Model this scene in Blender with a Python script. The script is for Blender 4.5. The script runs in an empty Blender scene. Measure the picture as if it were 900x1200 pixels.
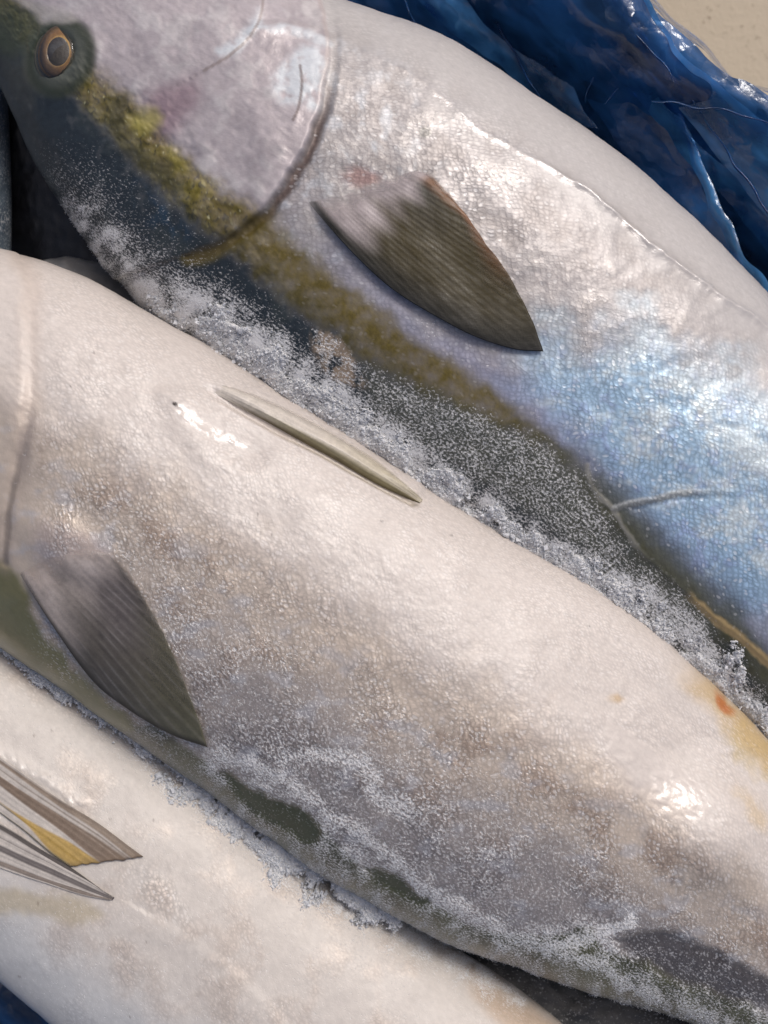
import bpy, math, random
import numpy as np
R = math.radians
random.seed(7)
rng = np.random.default_rng(11)
sc = bpy.context.scene

# ------------------------------------------------------------------ camera, sky, sun, exposure
K = 0.0005          # metres per photograph pixel on the plane z = 0
D = 0.70            # camera height above that plane
cam_d = bpy.data.cameras.new('camera')
cam = bpy.data.objects.new('camera', cam_d)
sc.collection.objects.link(cam)
cam.location = (0, 0, D)
cam_d.sensor_fit = 'VERTICAL'
cam_d.sensor_height = 36
cam_d.lens = 36 * D / (1200 * K)
cam_d.clip_start = 0.01
cam_d.clip_end = 50
cam_d.dof.use_dof = True
cam_d.dof.focus_distance = D - 0.035
cam_d.dof.aperture_fstop = 6.5
sc.camera = cam

SUN_EL, SUN_AZ = 51, 34          # azimuth from +Y towards +X
w = bpy.data.worlds.new('World'); sc.world = w; w.use_nodes = True
nt = w.node_tree
bg = nt.nodes['Background']
sky = nt.nodes.new('ShaderNodeTexSky')
sky.sky_type = 'NISHITA'; sky.sun_disc = False
sky.sun_elevation = R(SUN_EL); sky.sun_rotation = R(SUN_AZ)
sky.air_density = 0.5; sky.dust_density = 4.0; sky.ozone_density = 0.6
nt.links.new(sky.outputs[0], bg.inputs[0])
bg.inputs[1].default_value = 0.118
sl = bpy.data.lights.new('sun', 'SUN'); so = bpy.data.objects.new('sun', sl)
sc.collection.objects.link(so)
sl.energy = 1.15; sl.angle = R(15); sl.color = (1.0, 0.98, 0.955)
from mathutils import Vector
sd_ = Vector((math.sin(R(SUN_AZ)) * math.cos(R(SUN_EL)), math.cos(R(SUN_AZ)) * math.cos(R(SUN_EL)), math.sin(R(SUN_EL))))
so.rotation_euler = sd_.to_track_quat('Z', 'Y').to_euler()
so.location = sd_ * 3
vs = sc.view_settings
vs.view_transform = 'Standard'; vs.look = 'None'; vs.gamma = 1; vs.use_curve_mapping = False
vs.exposure = 0.22

# ------------------------------------------------------------------ small maths
def P(px, py, z):
    "point at height z that the photograph shows at pixel px, py"
    f = K * (D - z) / D
    return np.stack([(np.asarray(px) - 450) * f, (600 - np.asarray(py)) * f, np.broadcast_to(z, np.shape(px)) * 1.0], -1)
def proj(p):
    f = D / (K * (D - p[..., 2]))
    return p[..., 0] * f + 450, 600 - p[..., 1] * f
def S(r, g, b, gain=0.80):
    c = np.array([r, g, b]) / 255.0
    return np.where(c <= 0.04045, c / 12.92, ((c + 0.055) / 1.055) ** 2.4) * (gain * np.array([0.985, 1.003, 0.985]))
def ss(a, b, x):
    t = np.clip((x - a) / (b - a), 0, 1)
    return t * t * (3 - 2 * t)
def _h(ix, iy, s):
    n = (ix * 374761393 + iy * 668265263 + s * 974711 + 1013904223) & 0xFFFFFFFF
    n = ((n ^ (n >> 13)) * 1274126177) & 0xFFFFFFFF
    n = ((n ^ (n >> 16)) * 2246822519) & 0xFFFFFFFF
    return ((n ^ (n >> 15)) & 0xFFFFFF) / 16777216.0
def noise(x, y, s=0):
    "smooth lattice noise, -1..1"
    ix = np.floor(x).astype(np.int64); iy = np.floor(y).astype(np.int64)
    fx = x - ix; fy = y - iy
    ux = fx * fx * fx * (fx * (fx * 6 - 15) + 10); uy = fy * fy * fy * (fy * (fy * 6 - 15) + 10)
    def g(dx, dy):
        a = _h(ix + dx, iy + dy, s) * 6.2831853
        return np.cos(a) * (fx - dx) + np.sin(a) * (fy - dy)
    a = g(0, 0) * (1 - ux) + g(1, 0) * ux
    b = g(0, 1) * (1 - ux) + g(1, 1) * ux
    return (a * (1 - uy) + b * uy) * 1.5
def fbm(x, y, s=0, o=4):
    r = 0; a = 1; t = 0
    for i in range(o):
        r = r + a * noise(x, y, s + i * 17); t += a
        a *= 0.55; x = x * 2.03 + 11.3; y = y * 2.03 + 5.7
    return r / t
def crs(P_, ts):
    "Catmull-Rom through rows of P_ at float indices ts"
    P_ = np.asarray(P_, float); n = len(P_)
    i = np.clip(np.floor(ts).astype(int), 0, n - 2); f = (ts - i)[:, None]
    g = lambda k: P_[np.clip(k, 0, n - 1)]
    p0, p1, p2, p3 = g(i - 1), g(i), g(i + 1), g(i + 2)
    p0 = np.where((i == 0)[:, None], 2 * p1 - p2, p0); p3 = np.where((i >= n - 2)[:, None], 2 * p2 - p1, p3)
    return 0.5 * (2 * p1 + (p2 - p0) * f + (2 * p0 - 5 * p1 + 4 * p2 - p3) * f * f + (3 * p1 - p0 - 3 * p2 + p3) * f ** 3)
def curve(pts, n):
    d = crs(pts, np.linspace(0, len(pts) - 1, 40 * len(pts)))
    s = np.r_[0, np.cumsum(np.hypot(*np.diff(d, axis=0).T))]
    q = np.linspace(0, s[-1], n)
    return np.stack([np.interp(q, s, d[:, 0]), np.interp(q, s, d[:, 1])], -1)
def line(X, Y, pts, smooth=True):
    "distance to an open polyline, side sign (+ = right of travel on screen), position along 0..1"
    pts = curve(pts, max(12, 4 * len(pts))) if smooth and len(pts) > 2 else np.asarray(pts, float)
    best = np.full(X.shape, 1e9); sg = np.zeros(X.shape); al = np.zeros(X.shape)
    n = len(pts) - 1
    for i in range(n):
        a, b = pts[i], pts[i + 1]; d = b - a; L2 = d @ d + 1e-9
        t = np.clip(((X - a[0]) * d[0] + (Y - a[1]) * d[1]) / L2, 0, 1)
        ex = X - a[0] - t * d[0]; ey = Y - a[1] - t * d[1]
        r = np.hypot(ex, ey); m = r < best
        best = np.where(m, r, best); sg = np.where(m, np.sign(d[0] * ey - d[1] * ex), sg); al = np.where(m, (i + t) / n, al)
    return best, sg, al
def poly(X, Y, pts, soft=6):
    "soft mask of a closed outline"
    pts = curve(list(pts) + [pts[0]], 5 * len(pts))
    ins = np.zeros(X.shape, bool)
    for a, b in zip(pts[:-1], pts[1:]):
        c = ((a[1] > Y) != (b[1] > Y)) & (X < (b[0] - a[0]) * (Y - a[1]) / (b[1] - a[1] + 1e-12) + a[0])
        ins ^= c
    d, _, _ = line(X, Y, pts, smooth=False)
    return ss(-soft, soft, np.where(ins, d, -d))
def ell(X, Y, cx, cy, rx, ry, ang=0):
    a = R(ang); dx = X - cx; dy = Y - cy
    return np.hypot((dx * math.cos(a) + dy * math.sin(a)) / rx, (-dx * math.sin(a) + dy * math.cos(a)) / ry)
def mix(c, d, m):
    return c * (1 - m[..., None]) + np.asarray(d) * m[..., None]

# ------------------------------------------------------------------ nodes
class G:
    def __init__(s, name):
        s.m = bpy.data.materials.new(name); s.m.use_nodes = True
        s.t = s.m.node_tree; s.b = s.t.nodes['Principled BSDF']; s.out = s.t.nodes['Material Output']
    def n(s, typ, ins=None, **kw):
        nd = s.t.nodes.new('ShaderNode' + typ)
        for k, v in kw.items(): setattr(nd, k, v)
        for k, v in (ins or {}).items(): s.put(nd.inputs[k], v)
        return nd
    def put(s, sock, v):
        if hasattr(v, 'is_output'): s.t.links.new(v, sock)
        else: sock.default_value = v
    def math(s, op, a, b=0.0, c=0.0, clamp=False):
        nd = s.n('Math', {0: a, 1: b, 2: c}, operation=op); nd.use_clamp = clamp
        return nd.outputs[0]
    def vm(s, op, a, b=(0, 0, 0), sc_=None):
        nd = s.n('VectorMath', {0: a, 1: b}, operation=op)
        if sc_ is not None: s.put(nd.inputs['Scale'], sc_)
        return nd.outputs[0]
    def mixc(s, f, a, b, mode='MIX'):
        nd = s.n('Mix', data_type='RGBA', blend_type=mode)
        s.put(nd.inputs[0], f); s.put(nd.inputs[6], a); s.put(nd.inputs[7], b)
        return nd.outputs[2]
    def mixf(s, f, a, b):
        nd = s.n('Mix', data_type='FLOAT')
        s.put(nd.inputs[0], f); s.put(nd.inputs[2], a); s.put(nd.inputs[3], b)
        return nd.outputs[0]
    def noise(s, vec, scale, detail=3, rough=0.55):
        nd = s.n('TexNoise', {'Scale': scale, 'Detail': detail, 'Roughness': rough})
        s.put(nd.inputs['Vector'], vec); return nd
    def ramp(s, f, a, b):
        nd = s.n('MapRange', {0: f, 1: a, 2: b, 3: 0.0, 4: 1.0}, interpolation_type='SMOOTHSTEP')
        return nd.outputs[0]

def skin_material(name, size, aspect=1.2, angle=40, seed=0.0, relief=0.00022, rnd=0.45, fleck_amt=0.3):
    g = G(name)
    pig = g.n('Attribute', attribute_name='pigment').outputs['Color']
    sk = g.n('Attribute', attribute_name='skin')
    rgb = g.n('SeparateColor', {0: sk.outputs['Color']})
    silver, frost, wet = rgb.outputs
    amt = sk.outputs['Alpha']
    uv = g.n('Attribute', attribute_name='scale_uv').outputs['Vector']     # photograph pixels over the skin
    uv = g.vm('ADD', uv, (seed, seed * 0.7, 0))
    wob = g.noise(uv, 0.02, 2)
    uvw = g.vm('ADD', uv, g.vm('SCALE', wob.outputs['Color'], sc_=22.0))
    wob2 = g.noise(uv, 0.09, 2)
    uvw = g.vm('ADD', uvw, g.vm('SCALE', wob2.outputs['Color'], sc_=5.0))
    mp = g.n('Mapping', {'Vector': uvw, 'Rotation': (0, 0, R(angle)), 'Scale': (1 / (size * aspect), 1 / size, 1)}).outputs[0]
    vo = g.n('TexVoronoi', {'Vector': mp, 'Scale': 1.0, 'Randomness': rnd}, voronoi_dimensions='2D')
    dist, cellc = vo.outputs['Distance'], vo.outputs['Color']
    dot = g.ramp(dist, 0.50, 0.16)
    cr = g.n('SeparateColor', {0: cellc}).outputs
    loc = g.n('SeparateXYZ', {0: g.vm('SUBTRACT', mp, vo.outputs['Position'])}).outputs
    shingle = g.math('ADD', g.math('MULTIPLY', dot, 0.55), g.math('MULTIPLY', g.math('ADD', loc[0], g.math('MULTIPLY', loc[1], 0.5)), 0.55))
    # patches where the scales stand out more or less
    pat = g.ramp(g.noise(uv, 0.03, 3).outputs['Fac'], 0.3, 0.7)
    a2 = g.math('MULTIPLY', amt, g.mixf(pat, 0.45, 1.0))
    fine = g.noise(uv, 0.42, 3, 0.6).outputs['Fac']
    mid = g.noise(uv, 0.11, 4, 0.6).outputs['Fac']
    grain = g.noise(uv, 0.30, 2, 0.7).outputs['Fac']
    # frost cover: thresholded grains
    thr = g.math('SUBTRACT', 1.0, frost)
    gm = g.math('ADD', g.math('MULTIPLY', grain, 0.84), g.math('MULTIPLY', mid, 0.16))
    lo = g.math('ADD', g.math('MULTIPLY', thr, 0.44), 0.18)
    fr = g.n('MapRange', {0: gm, 1: lo, 2: g.math('ADD', lo, 0.20), 3: 0.0, 4: 1.0}).outputs[0]
    fr = g.math('MULTIPLY', fr, g.ramp(frost, 0.0, 0.12))
    # single scales that keep a white fleck of frost or slime
    fleck = g.math('MULTIPLY', g.ramp(dist, 0.46, 0.20), g.math('GREATER_THAN', cr[2], g.math('SUBTRACT', 1.0, g.math('MULTIPLY', fleck_amt, g.mixf(pat, 0.3, 1.0)))))
    fleck = g.math('MULTIPLY', g.math('MULTIPLY', fleck, amt), g.mixf(fine, 0.2, 1.0))
    # colour
    lum = g.math('ADD', g.math('MULTIPLY', dot, 0.46), g.math('MULTIPLY', cr[0], 0.30))
    lum = g.math('ADD', lum, 0.70)
    lum = g.mixf(a2, 1.0, lum)
    lum = g.math('MULTIPLY', lum, g.mixf(mid, 0.82, 1.18))
    base = g.vm('SCALE', pig, sc_=lum)
    base = g.mixc(g.math('MULTIPLY', fleck, 0.75), base, (0.70, 0.69, 0.68, 1))
    base = g.mixc(g.math('MULTIPLY', fr, 0.92), base, (0.80, 0.79, 0.775, 1))
    g.put(g.b.inputs['Base Color'], base)
    nofr = g.math('SUBTRACT', 1.0, fr)
    g.put(g.b.inputs['Metallic'], g.math('MULTIPLY', g.math('MULTIPLY', silver, nofr), g.mixf(a2, 1.0, g.mixf(cr[1], 0.55, 1.1)), clamp=True))
    g.put(g.b.inputs['Roughness'], g.math('ADD', g.mixf(wet, 0.52, 0.30), g.math('MULTIPLY', fr, 0.25)))
    g.b.inputs['Specular IOR Level'].default_value = 0.4
    g.put(g.b.inputs['Coat Weight'], g.math('MULTIPLY', nofr, g.mixf(wet, 0.10, 1.0)))
    g.put(g.b.inputs['Coat Roughness'], g.mixf(wet, 0.30, 0.06))
    g.b.inputs['Coat IOR'].default_value = 1.38
    # relief
    geo = g.n('NewGeometry')
    tilt = g.vm('SCALE', g.vm('SUBTRACT', cellc, (0.5, 0.5, 0.5)), sc_=g.math('MULTIPLY', a2, 0.14))
    nrm = g.vm('NORMALIZE', g.vm('ADD', geo.outputs['Normal'], tilt))
    hgt = g.math('ADD', g.math('MULTIPLY', shingle, a2), g.math('MULTIPLY', fleck, 0.6))
    b1 = g.n('Bump', {'Height': hgt, 'Distance': relief, 'Strength': 1.0, 'Normal': nrm})
    b2 = g.n('Bump', {'Height': fine, 'Distance': 0.00010, 'Strength': 1.0, 'Normal': b1.outputs[0]})
    b3 = g.n('Bump', {'Height': fr, 'Distance': 0.0004, 'Strength': 0.7, 'Normal': b2.outputs[0]})
    g.put(g.b.inputs['Normal'], b3.outputs[0])
    film = g.mixf(g.ramp(wet, 0.75, 0.98), 1.0, 0.45)
    c1 = g.n('Bump', {'Height': mid, 'Distance': 0.00028, 'Strength': film, 'Normal': b1.outputs[0]})
    c2 = g.n('Bump', {'Height': fine, 'Distance': 0.00025, 'Strength': film, 'Normal': c1.outputs[0]})
    g.put(g.b.inputs['Coat Normal'], c2.outputs[0])
    return g.m

def fin_material(name):
    g = G(name)
    pig = g.n('Attribute', attribute_name='pigment').outputs['Color']
    obj = g.n('TexCoord').outputs['Object']
    n1 = g.noise(obj, 900, 3).outputs['Fac']; n2 = g.noise(obj, 260, 3).outputs['Fac']
    g.put(g.b.inputs['Base Color'], g.vm('SCALE', pig, sc_=g.math('ADD', 0.55, g.math('ADD', g.math('MULTIPLY', n1, 0.4), g.math('MULTIPLY', n2, 0.5)))))
    g.put(g.b.inputs['Alpha'], g.n('Attribute', attribute_name='pigment').outputs['Alpha'])
    g.b.inputs['Roughness'].default_value = 0.45
    g.b.inputs['Specular IOR Level'].default_value = 0.3
    g.b.inputs['Coat Weight'].default_value = 0.12
    g.b.inputs['Coat Roughness'].default_value = 0.14
    bm_ = g.n('Bump', {'Height': n1, 'Distance': 0.00018, 'Strength': 0.6})
    g.put(g.b.inputs['Normal'], bm_.outputs[0])
    g.put(g.b.inputs['Coat Normal'], bm_.outputs[0])
    return g.m

def plain(name, col, rough=0.5, coat=0.0, coat_rough=0.05, bump=0.0, scale=400, vary=0.3, attr=False):
    g = G(name)
    obj = g.n('TexCoord').outputs['Object']
    n1 = g.noise(obj, scale, 4).outputs['Fac']
    c = g.n('Attribute', attribute_name='pigment').outputs['Color'] if attr else (*col, 1)
    if attr: g.put(g.b.inputs['Base Color'], g.vm('SCALE', c, sc_=g.mixf(n1, 1 - vary, 1 + vary)))
    else:
        g.put(g.b.inputs['Base Color'], g.mixc(n1, tuple(np.clip(np.array(col) * (1 - vary), 0, 1)) + (1,), tuple(np.clip(np.array(col) * (1 + vary), 0, 1)) + (1,)))
    g.b.inputs['Roughness'].default_value = rough
    g.b.inputs['Coat Weight'].default_value = coat; g.b.inputs['Coat Roughness'].default_value = coat_rough
    if bump:
        g.put(g.b.inputs['Normal'], g.n('Bump', {'Height': n1, 'Distance': bump, 'Strength': 1.0}).outputs[0])
    return g.m

# ------------------------------------------------------------------ mesh helpers
def mesh_obj(name, verts, faces, mat, parent=None, attrs=None, smooth=True):
    "faces: list of integer arrays (n,3) or (n,4)"
    me = bpy.data.meshes.new(name)
    verts = np.asarray(verts, np.float32).reshape(-1, 3)
    if not isinstance(faces, list): faces = [faces]
    faces = [np.asarray(f, np.int32) for f in faces if len(f)]
    loops = np.concatenate([f.ravel() for f in faces])
    tot = np.concatenate([np.full(len(f), f.shape[1], np.int32) for f in faces])
    me.vertices.add(len(verts)); me.vertices.foreach_set('co', verts.ravel())
    me.loops.add(len(loops)); me.loops.foreach_set('vertex_index', loops)
    me.polygons.add(len(tot))
    me.polygons.foreach_set('loop_start', np.r_[0, np.cumsum(tot)[:-1]].astype(np.int32))
    me.polygons.foreach_set('use_smooth', np.full(len(tot), smooth))
    me.update(calc_edges=True)
    for k, a in (attrs or {}).items():
        if a.shape[-1] == 4:
            at = me.attributes.new(k, 'FLOAT_COLOR', 'POINT'); at.data.foreach_set('color', a.astype(np.float32).ravel())
        else:
            at = me.attributes.new(k, 'FLOAT_VECTOR', 'POINT'); at.data.foreach_set('vector', a.astype(np.float32).ravel())
    me.materials.append(mat)
    o = bpy.data.objects.new(name, me); sc.collection.objects.link(o)
    if parent is not None:
        o.parent = parent
        o.location = -parent.location
    return o
def empty(name, loc, label, cat, group=None):
    o = bpy.data.objects.new(name, None); sc.collection.objects.link(o)
    o.location = loc; o.empty_display_size = 0.02
    o['label'] = label; o['category'] = cat
    if group: o['group'] = group
    return o
def tag(o, label=None, cat=None, group=None, kind=None):
    for k, v in (('label', label), ('category', cat), ('group', group), ('kind', kind)):
        if v: o[k] = v
def grid_faces(nu, nv, closed_v=False, off=0):
    i = np.arange(nu - 1)[:, None]; j = np.arange(nv if closed_v else nv - 1)[None]
    j2 = (j + 1) % nv
    f = np.stack([i * nv + j, (i + 1) * nv + j, (i + 1) * nv + j2, i * nv + j2], -1).reshape(-1, 4)
    return f + off
def rgba(c, a=1.0):
    return np.concatenate([c, np.broadcast_to(np.asarray(a, float), c.shape[:-1])[..., None]], -1)

class Body:
    "closed fish body: rings between a back edge L and a belly edge U (photograph pixels)"
    def __init__(s, stations, zL, zU, hr, ex=2.0, step=1.85, arc=1.8, wmax=None):
        st = np.array(stations, float)
        kd = np.linspace(0, len(st) - 1, 4000)
        dn = crs(st, kd)
        c = (dn[:, :2] + dn[:, 2:]) / 2
        seg = np.hypot(*np.diff(c, axis=0).T); cm = (c[1:] + c[:-1]) / 2
        wd = np.hypot(*(dn[1:, :2] - dn[1:, 2:]).T) / 2
        out = np.maximum.reduce([-cm[:, 0] - wd, cm[:, 0] - 900 - wd, -cm[:, 1] - wd, cm[:, 1] - 1200 - wd])
        dens = np.where(out < 0, 1 / step, 1 / 9.0)
        q = np.r_[0, np.cumsum(seg * dens)]
        n = int(q[-1]); kk = np.interp(np.linspace(0, q[-1], n), q, kd)
        arcl = np.interp(kk, kd, np.r_[0, np.cumsum(seg)])
        e = crs(st, kk); Lp, Up = e[:, :2].copy(), e[:, 2:].copy()
        nU = len(st)
        zl = np.interp(kk, np.linspace(0, nU - 1, len(zL)), zL); zu = np.interp(kk, np.linspace(0, nU - 1, len(zU)), zU)
        # even steps along the upper arc
        th = np.linspace(0, math.pi, 2000)
        cx = np.sign(np.cos(th)) * np.abs(np.cos(th)) ** (2 / ex); cy = np.sin(th) ** (2 / ex)
        wpx = np.hypot(*(Up - Lp).T).max()
        al = np.r_[0, np.cumsum(np.hypot(np.diff(cx), np.diff(cy) * hr * 2))] * wpx / 2
        m = int(al[-1] / arc)
        tu = np.interp(np.linspace(0, al[-1], m), al, th)
        tl = np.linspace(math.pi, 2 * math.pi, 42)[1:-1]
        T = np.r_[tu, tl]
        ct = np.sign(np.cos(T)) * np.abs(np.cos(T)) ** (2 / ex); stn = np.sign(np.sin(T)) * np.abs(np.sin(T)) ** (2 / ex)
        Lt, Ut = Lp.copy(), Up.copy()
        for it in range(4):
            Lw, Uw = P(Lt[:, 0], Lt[:, 1], zl), P(Ut[:, 0], Ut[:, 1], zu)
            C = (Lw + Uw) / 2; A = (Uw - Lw) / 2
            h = np.linalg.norm(A, axis=1) * hr * 2 / 2 * 2 / 2
            h = np.linalg.norm(A, axis=1) * hr
            V = C[:, None] + A[:, None] * ct[None, :, None]
            V[..., 2] += h[:, None] * stn[None]
            px, py = proj(V)
            d = Up - Lp; ln = np.maximum(np.hypot(*d.T), 1e-6)[:, None]; d = d / ln
            a = (px - Lp[:, :1]) * d[:, :1] + (py - Lp[:, 1:]) * d[:, 1:]
            if it < 3:
                Ut -= d * (a.max(1, keepdims=True) - ln); Lt -= d * a.min(1, keepdims=True)
        s.V, s.n, s.m, s.mu = V, n, len(T), m
        s.px, s.py = px, py
        s.v = np.broadcast_to(ct, px.shape)
        s.up = np.broadcast_to(np.r_[np.ones(m), np.zeros(len(tl))], px.shape)
        s.h = h
        sw = np.r_[np.linspace(0, al[-1], m), al[-1] + np.cumsum(np.full(len(tl), 12.0))]
        s.uv = np.stack([np.broadcast_to(arcl[:, None], px.shape), np.broadcast_to(sw[None], px.shape) * (ln / wpx) ** 0.5, px * 0], -1)
        du = np.gradient(V, axis=0); dv = (np.roll(V, -1, 1) - np.roll(V, 1, 1))
        N = np.cross(dv, du); N /= np.linalg.norm(N, axis=-1, keepdims=True) + 1e-12
        if (N[n // 2, m // 2, 2]) < 0: N = -N
        s.N = N
    def displace(s, d):
        fade = s.up * np.clip(np.minimum(s.h / 0.02, 1), 0, 1)[:, None]
        s.V = s.V + s.N * (d * fade)[..., None]
    def raster(s):
        "height of the upper skin per 3 px cell of the photograph"
        px, py = proj(s.V[:, :s.mu]); z = s.V[:, :s.mu, 2]
        ix = np.floor((px + 300) / 3).astype(int).ravel(); iy = np.floor((py + 300) / 3).astype(int).ravel()
        ok = (ix >= 0) & (ix < 500) & (iy >= 0) & (iy < 600)
        a = np.zeros((600, 500)); b = np.zeros((600, 500))
        np.add.at(a, (iy[ok], ix[ok]), z.ravel()[ok]); np.add.at(b, (iy[ok], ix[ok]), 1)
        for _ in range(60):
            hole = b == 0
            if not hole.any(): break
            aa = np.where(hole, 0, a / np.maximum(b, 1)); bb = (~hole).astype(float)
            sa = sum(np.roll(np.roll(aa, i, 0), j, 1) for i in (-1, 0, 1) for j in (-1, 0, 1))
            sb = sum(np.roll(np.roll(bb, i, 0), j, 1) for i in (-1, 0, 1) for j in (-1, 0, 1))
            a = np.where(hole & (sb > 0), sa, a); b = np.where(hole & (sb > 0), sb, b)
        s.rz = a / np.maximum(b, 1)
    def z_at(s, X, Y):
        fx = np.clip((np.asarray(X, float) + 300) / 3 - 0.5, 0, 498); fy = np.clip((np.asarray(Y, float) + 300) / 3 - 0.5, 0, 598)
        i = fx.astype(int); j = fy.astype(int); a = fx - i; b = fy - j
        z = s.rz
        return (z[j, i] * (1 - a) + z[j, i + 1] * a) * (1 - b) + (z[j + 1, i] * (1 - a) + z[j + 1, i + 1] * a) * b
    def build(s, name, mat, parent, pig, silver, frost, wet, scales):
        n, m = s.n, s.m
        V = s.V.reshape(-1, 3)
        V = np.vstack([V, s.V[0].mean(0), s.V[-1].mean(0)])
        f = grid_faces(n, m, True)
        j = np.arange(m)
        c0 = np.stack([np.full(m, n * m), j, (j + 1) % m], -1); c1 = np.stack([np.full(m, n * m + 1), (n - 1) * m + (j + 1) % m, (n - 1) * m + j], -1)
        ext = lambda a: np.concatenate([a.reshape(n * m, -1), a[0].mean(0).reshape(1, -1), a[-1].mean(0).reshape(1, -1)])
        col = ext(rgba(np.clip(pig, 0.002, 0.9)))
        sk = ext(np.stack([np.clip(silver, 0, 1), np.clip(frost, 0, 1), np.clip(wet, 0, 1), np.clip(scales, 0, 1)], -1))
        o = mesh_obj(name, V, [f, c0, c1], mat, parent, {'pigment': col, 'skin': sk, 'scale_uv': ext(s.uv)})
        return o

def fin(name, body, base, trail, lead, top, mat, parent, colour, lift, na=90, nb=70, rays=16, relief=0.00045, thick=0.0006, fan=None, soft=None):
    """membrane patch: base edge (a along, b=0), trailing edge (b=1), leading edge (a=0), upper edge (a=1); pixel outlines, laid on the body"""
    c0, c1 = curve(base, na), curve(trail, na)        # over a
    d0, d1 = curve(lead, nb), curve(top, nb)          # over b
    a = np.linspace(0, 1, na)[:, None, None]; b = np.linspace(0, 1, nb)[None, :, None]
    Q = (1 - b) * c0[:, None] + b * c1[:, None] + (1 - a) * d0[None] + a * d1[None] \
        - ((1 - a) * (1 - b) * c0[0] + a * (1 - b) * c0[-1] + (1 - a) * b * c1[0] + a * b * c1[-1])
    X, Y = Q[..., 0], Q[..., 1]; A, B = np.broadcast_to(a[..., 0], X.shape), np.broadcast_to(b[..., 0], X.shape)
    Y = Y + 2.0 * noise(A * 9, B * 4, 5) * B
    z = body.z_at(X, Y) + lift(A, B)
    ray = 0.5 + 0.5 * np.cos(A * rays * 2 * math.pi)
    if fan:
        an = np.arctan2(Y - fan[1], X - fan[0]) / fan[2]
        ray = 0.5 + 0.5 * np.cos(2 * math.pi * (an + 0.25 * noise(an * 0.35, B * 3, 4)))
    z = z + relief * ray * ss(0.0, 0.25, B)
    Vt = P(X, Y, z)
    Vb = Vt.copy(); Vb[..., 2] -= thick
    f = grid_faces(na, nb); n = na * nb
    i = np.arange(nb - 1); j = np.arange(na - 1)
    rim = np.concatenate([np.stack([i, i + 1, n + i + 1, n + i], -1), np.stack([(na - 1) * nb + i + 1, (na - 1) * nb + i, n + (na - 1) * nb + i, n + (na - 1) * nb + i + 1], -1),
                          np.stack([(j + 1) * nb, j * nb, n + j * nb, n + (j + 1) * nb], -1), np.stack([j * nb + nb - 1, (j + 1) * nb + nb - 1, n + (j + 1) * nb + nb - 1, n + j * nb + nb - 1], -1)])
    col = rgba(np.clip(colour(A, B, ray, X, Y), 0.002, 0.9))
    col[..., 3] = soft(A, B) if soft else 1.0
    return mesh_obj(name, np.concatenate([Vt.reshape(-1, 3), Vb.reshape(-1, 3)]), [f, f[:, ::-1] + n, rim], mat, parent, {'pigment': np.concatenate([col.reshape(-1, 4)] * 2)})

# ------------------------------------------------------------------ the setting: floor, liner
g = G('floor_concrete')
ob = g.n('TexCoord').outputs['Object']
n1 = g.noise(ob, 7, 5).outputs['Fac']; n2 = g.noise(ob, 160, 4, 0.7).outputs['Fac']
c = g.mixc(n1, (*S(196, 178, 154), 1), (*S(214, 198, 176), 1))
c = g.mixc(g.ramp(n2, 0.6, 0.75), c, (*S(140, 122, 102), 1))
g.put(g.b.inputs['Base Color'], c); g.b.inputs['Roughness'].default_value = 0.75
g.put(g.b.inputs['Normal'], g.n('Bump', {'Height': n2, 'Distance': 0.0015, 'Strength': 0.6}).outputs[0])
FZ = -0.24
fl = mesh_obj('floor', [(-2.5, -2.5, FZ), (2.5, -2.5, FZ), (2.5, 2.5, FZ), (-2.5, 2.5, FZ)], np.array([[0, 1, 2, 3]]), g.m)
tag(fl, kind='structure')

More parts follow.
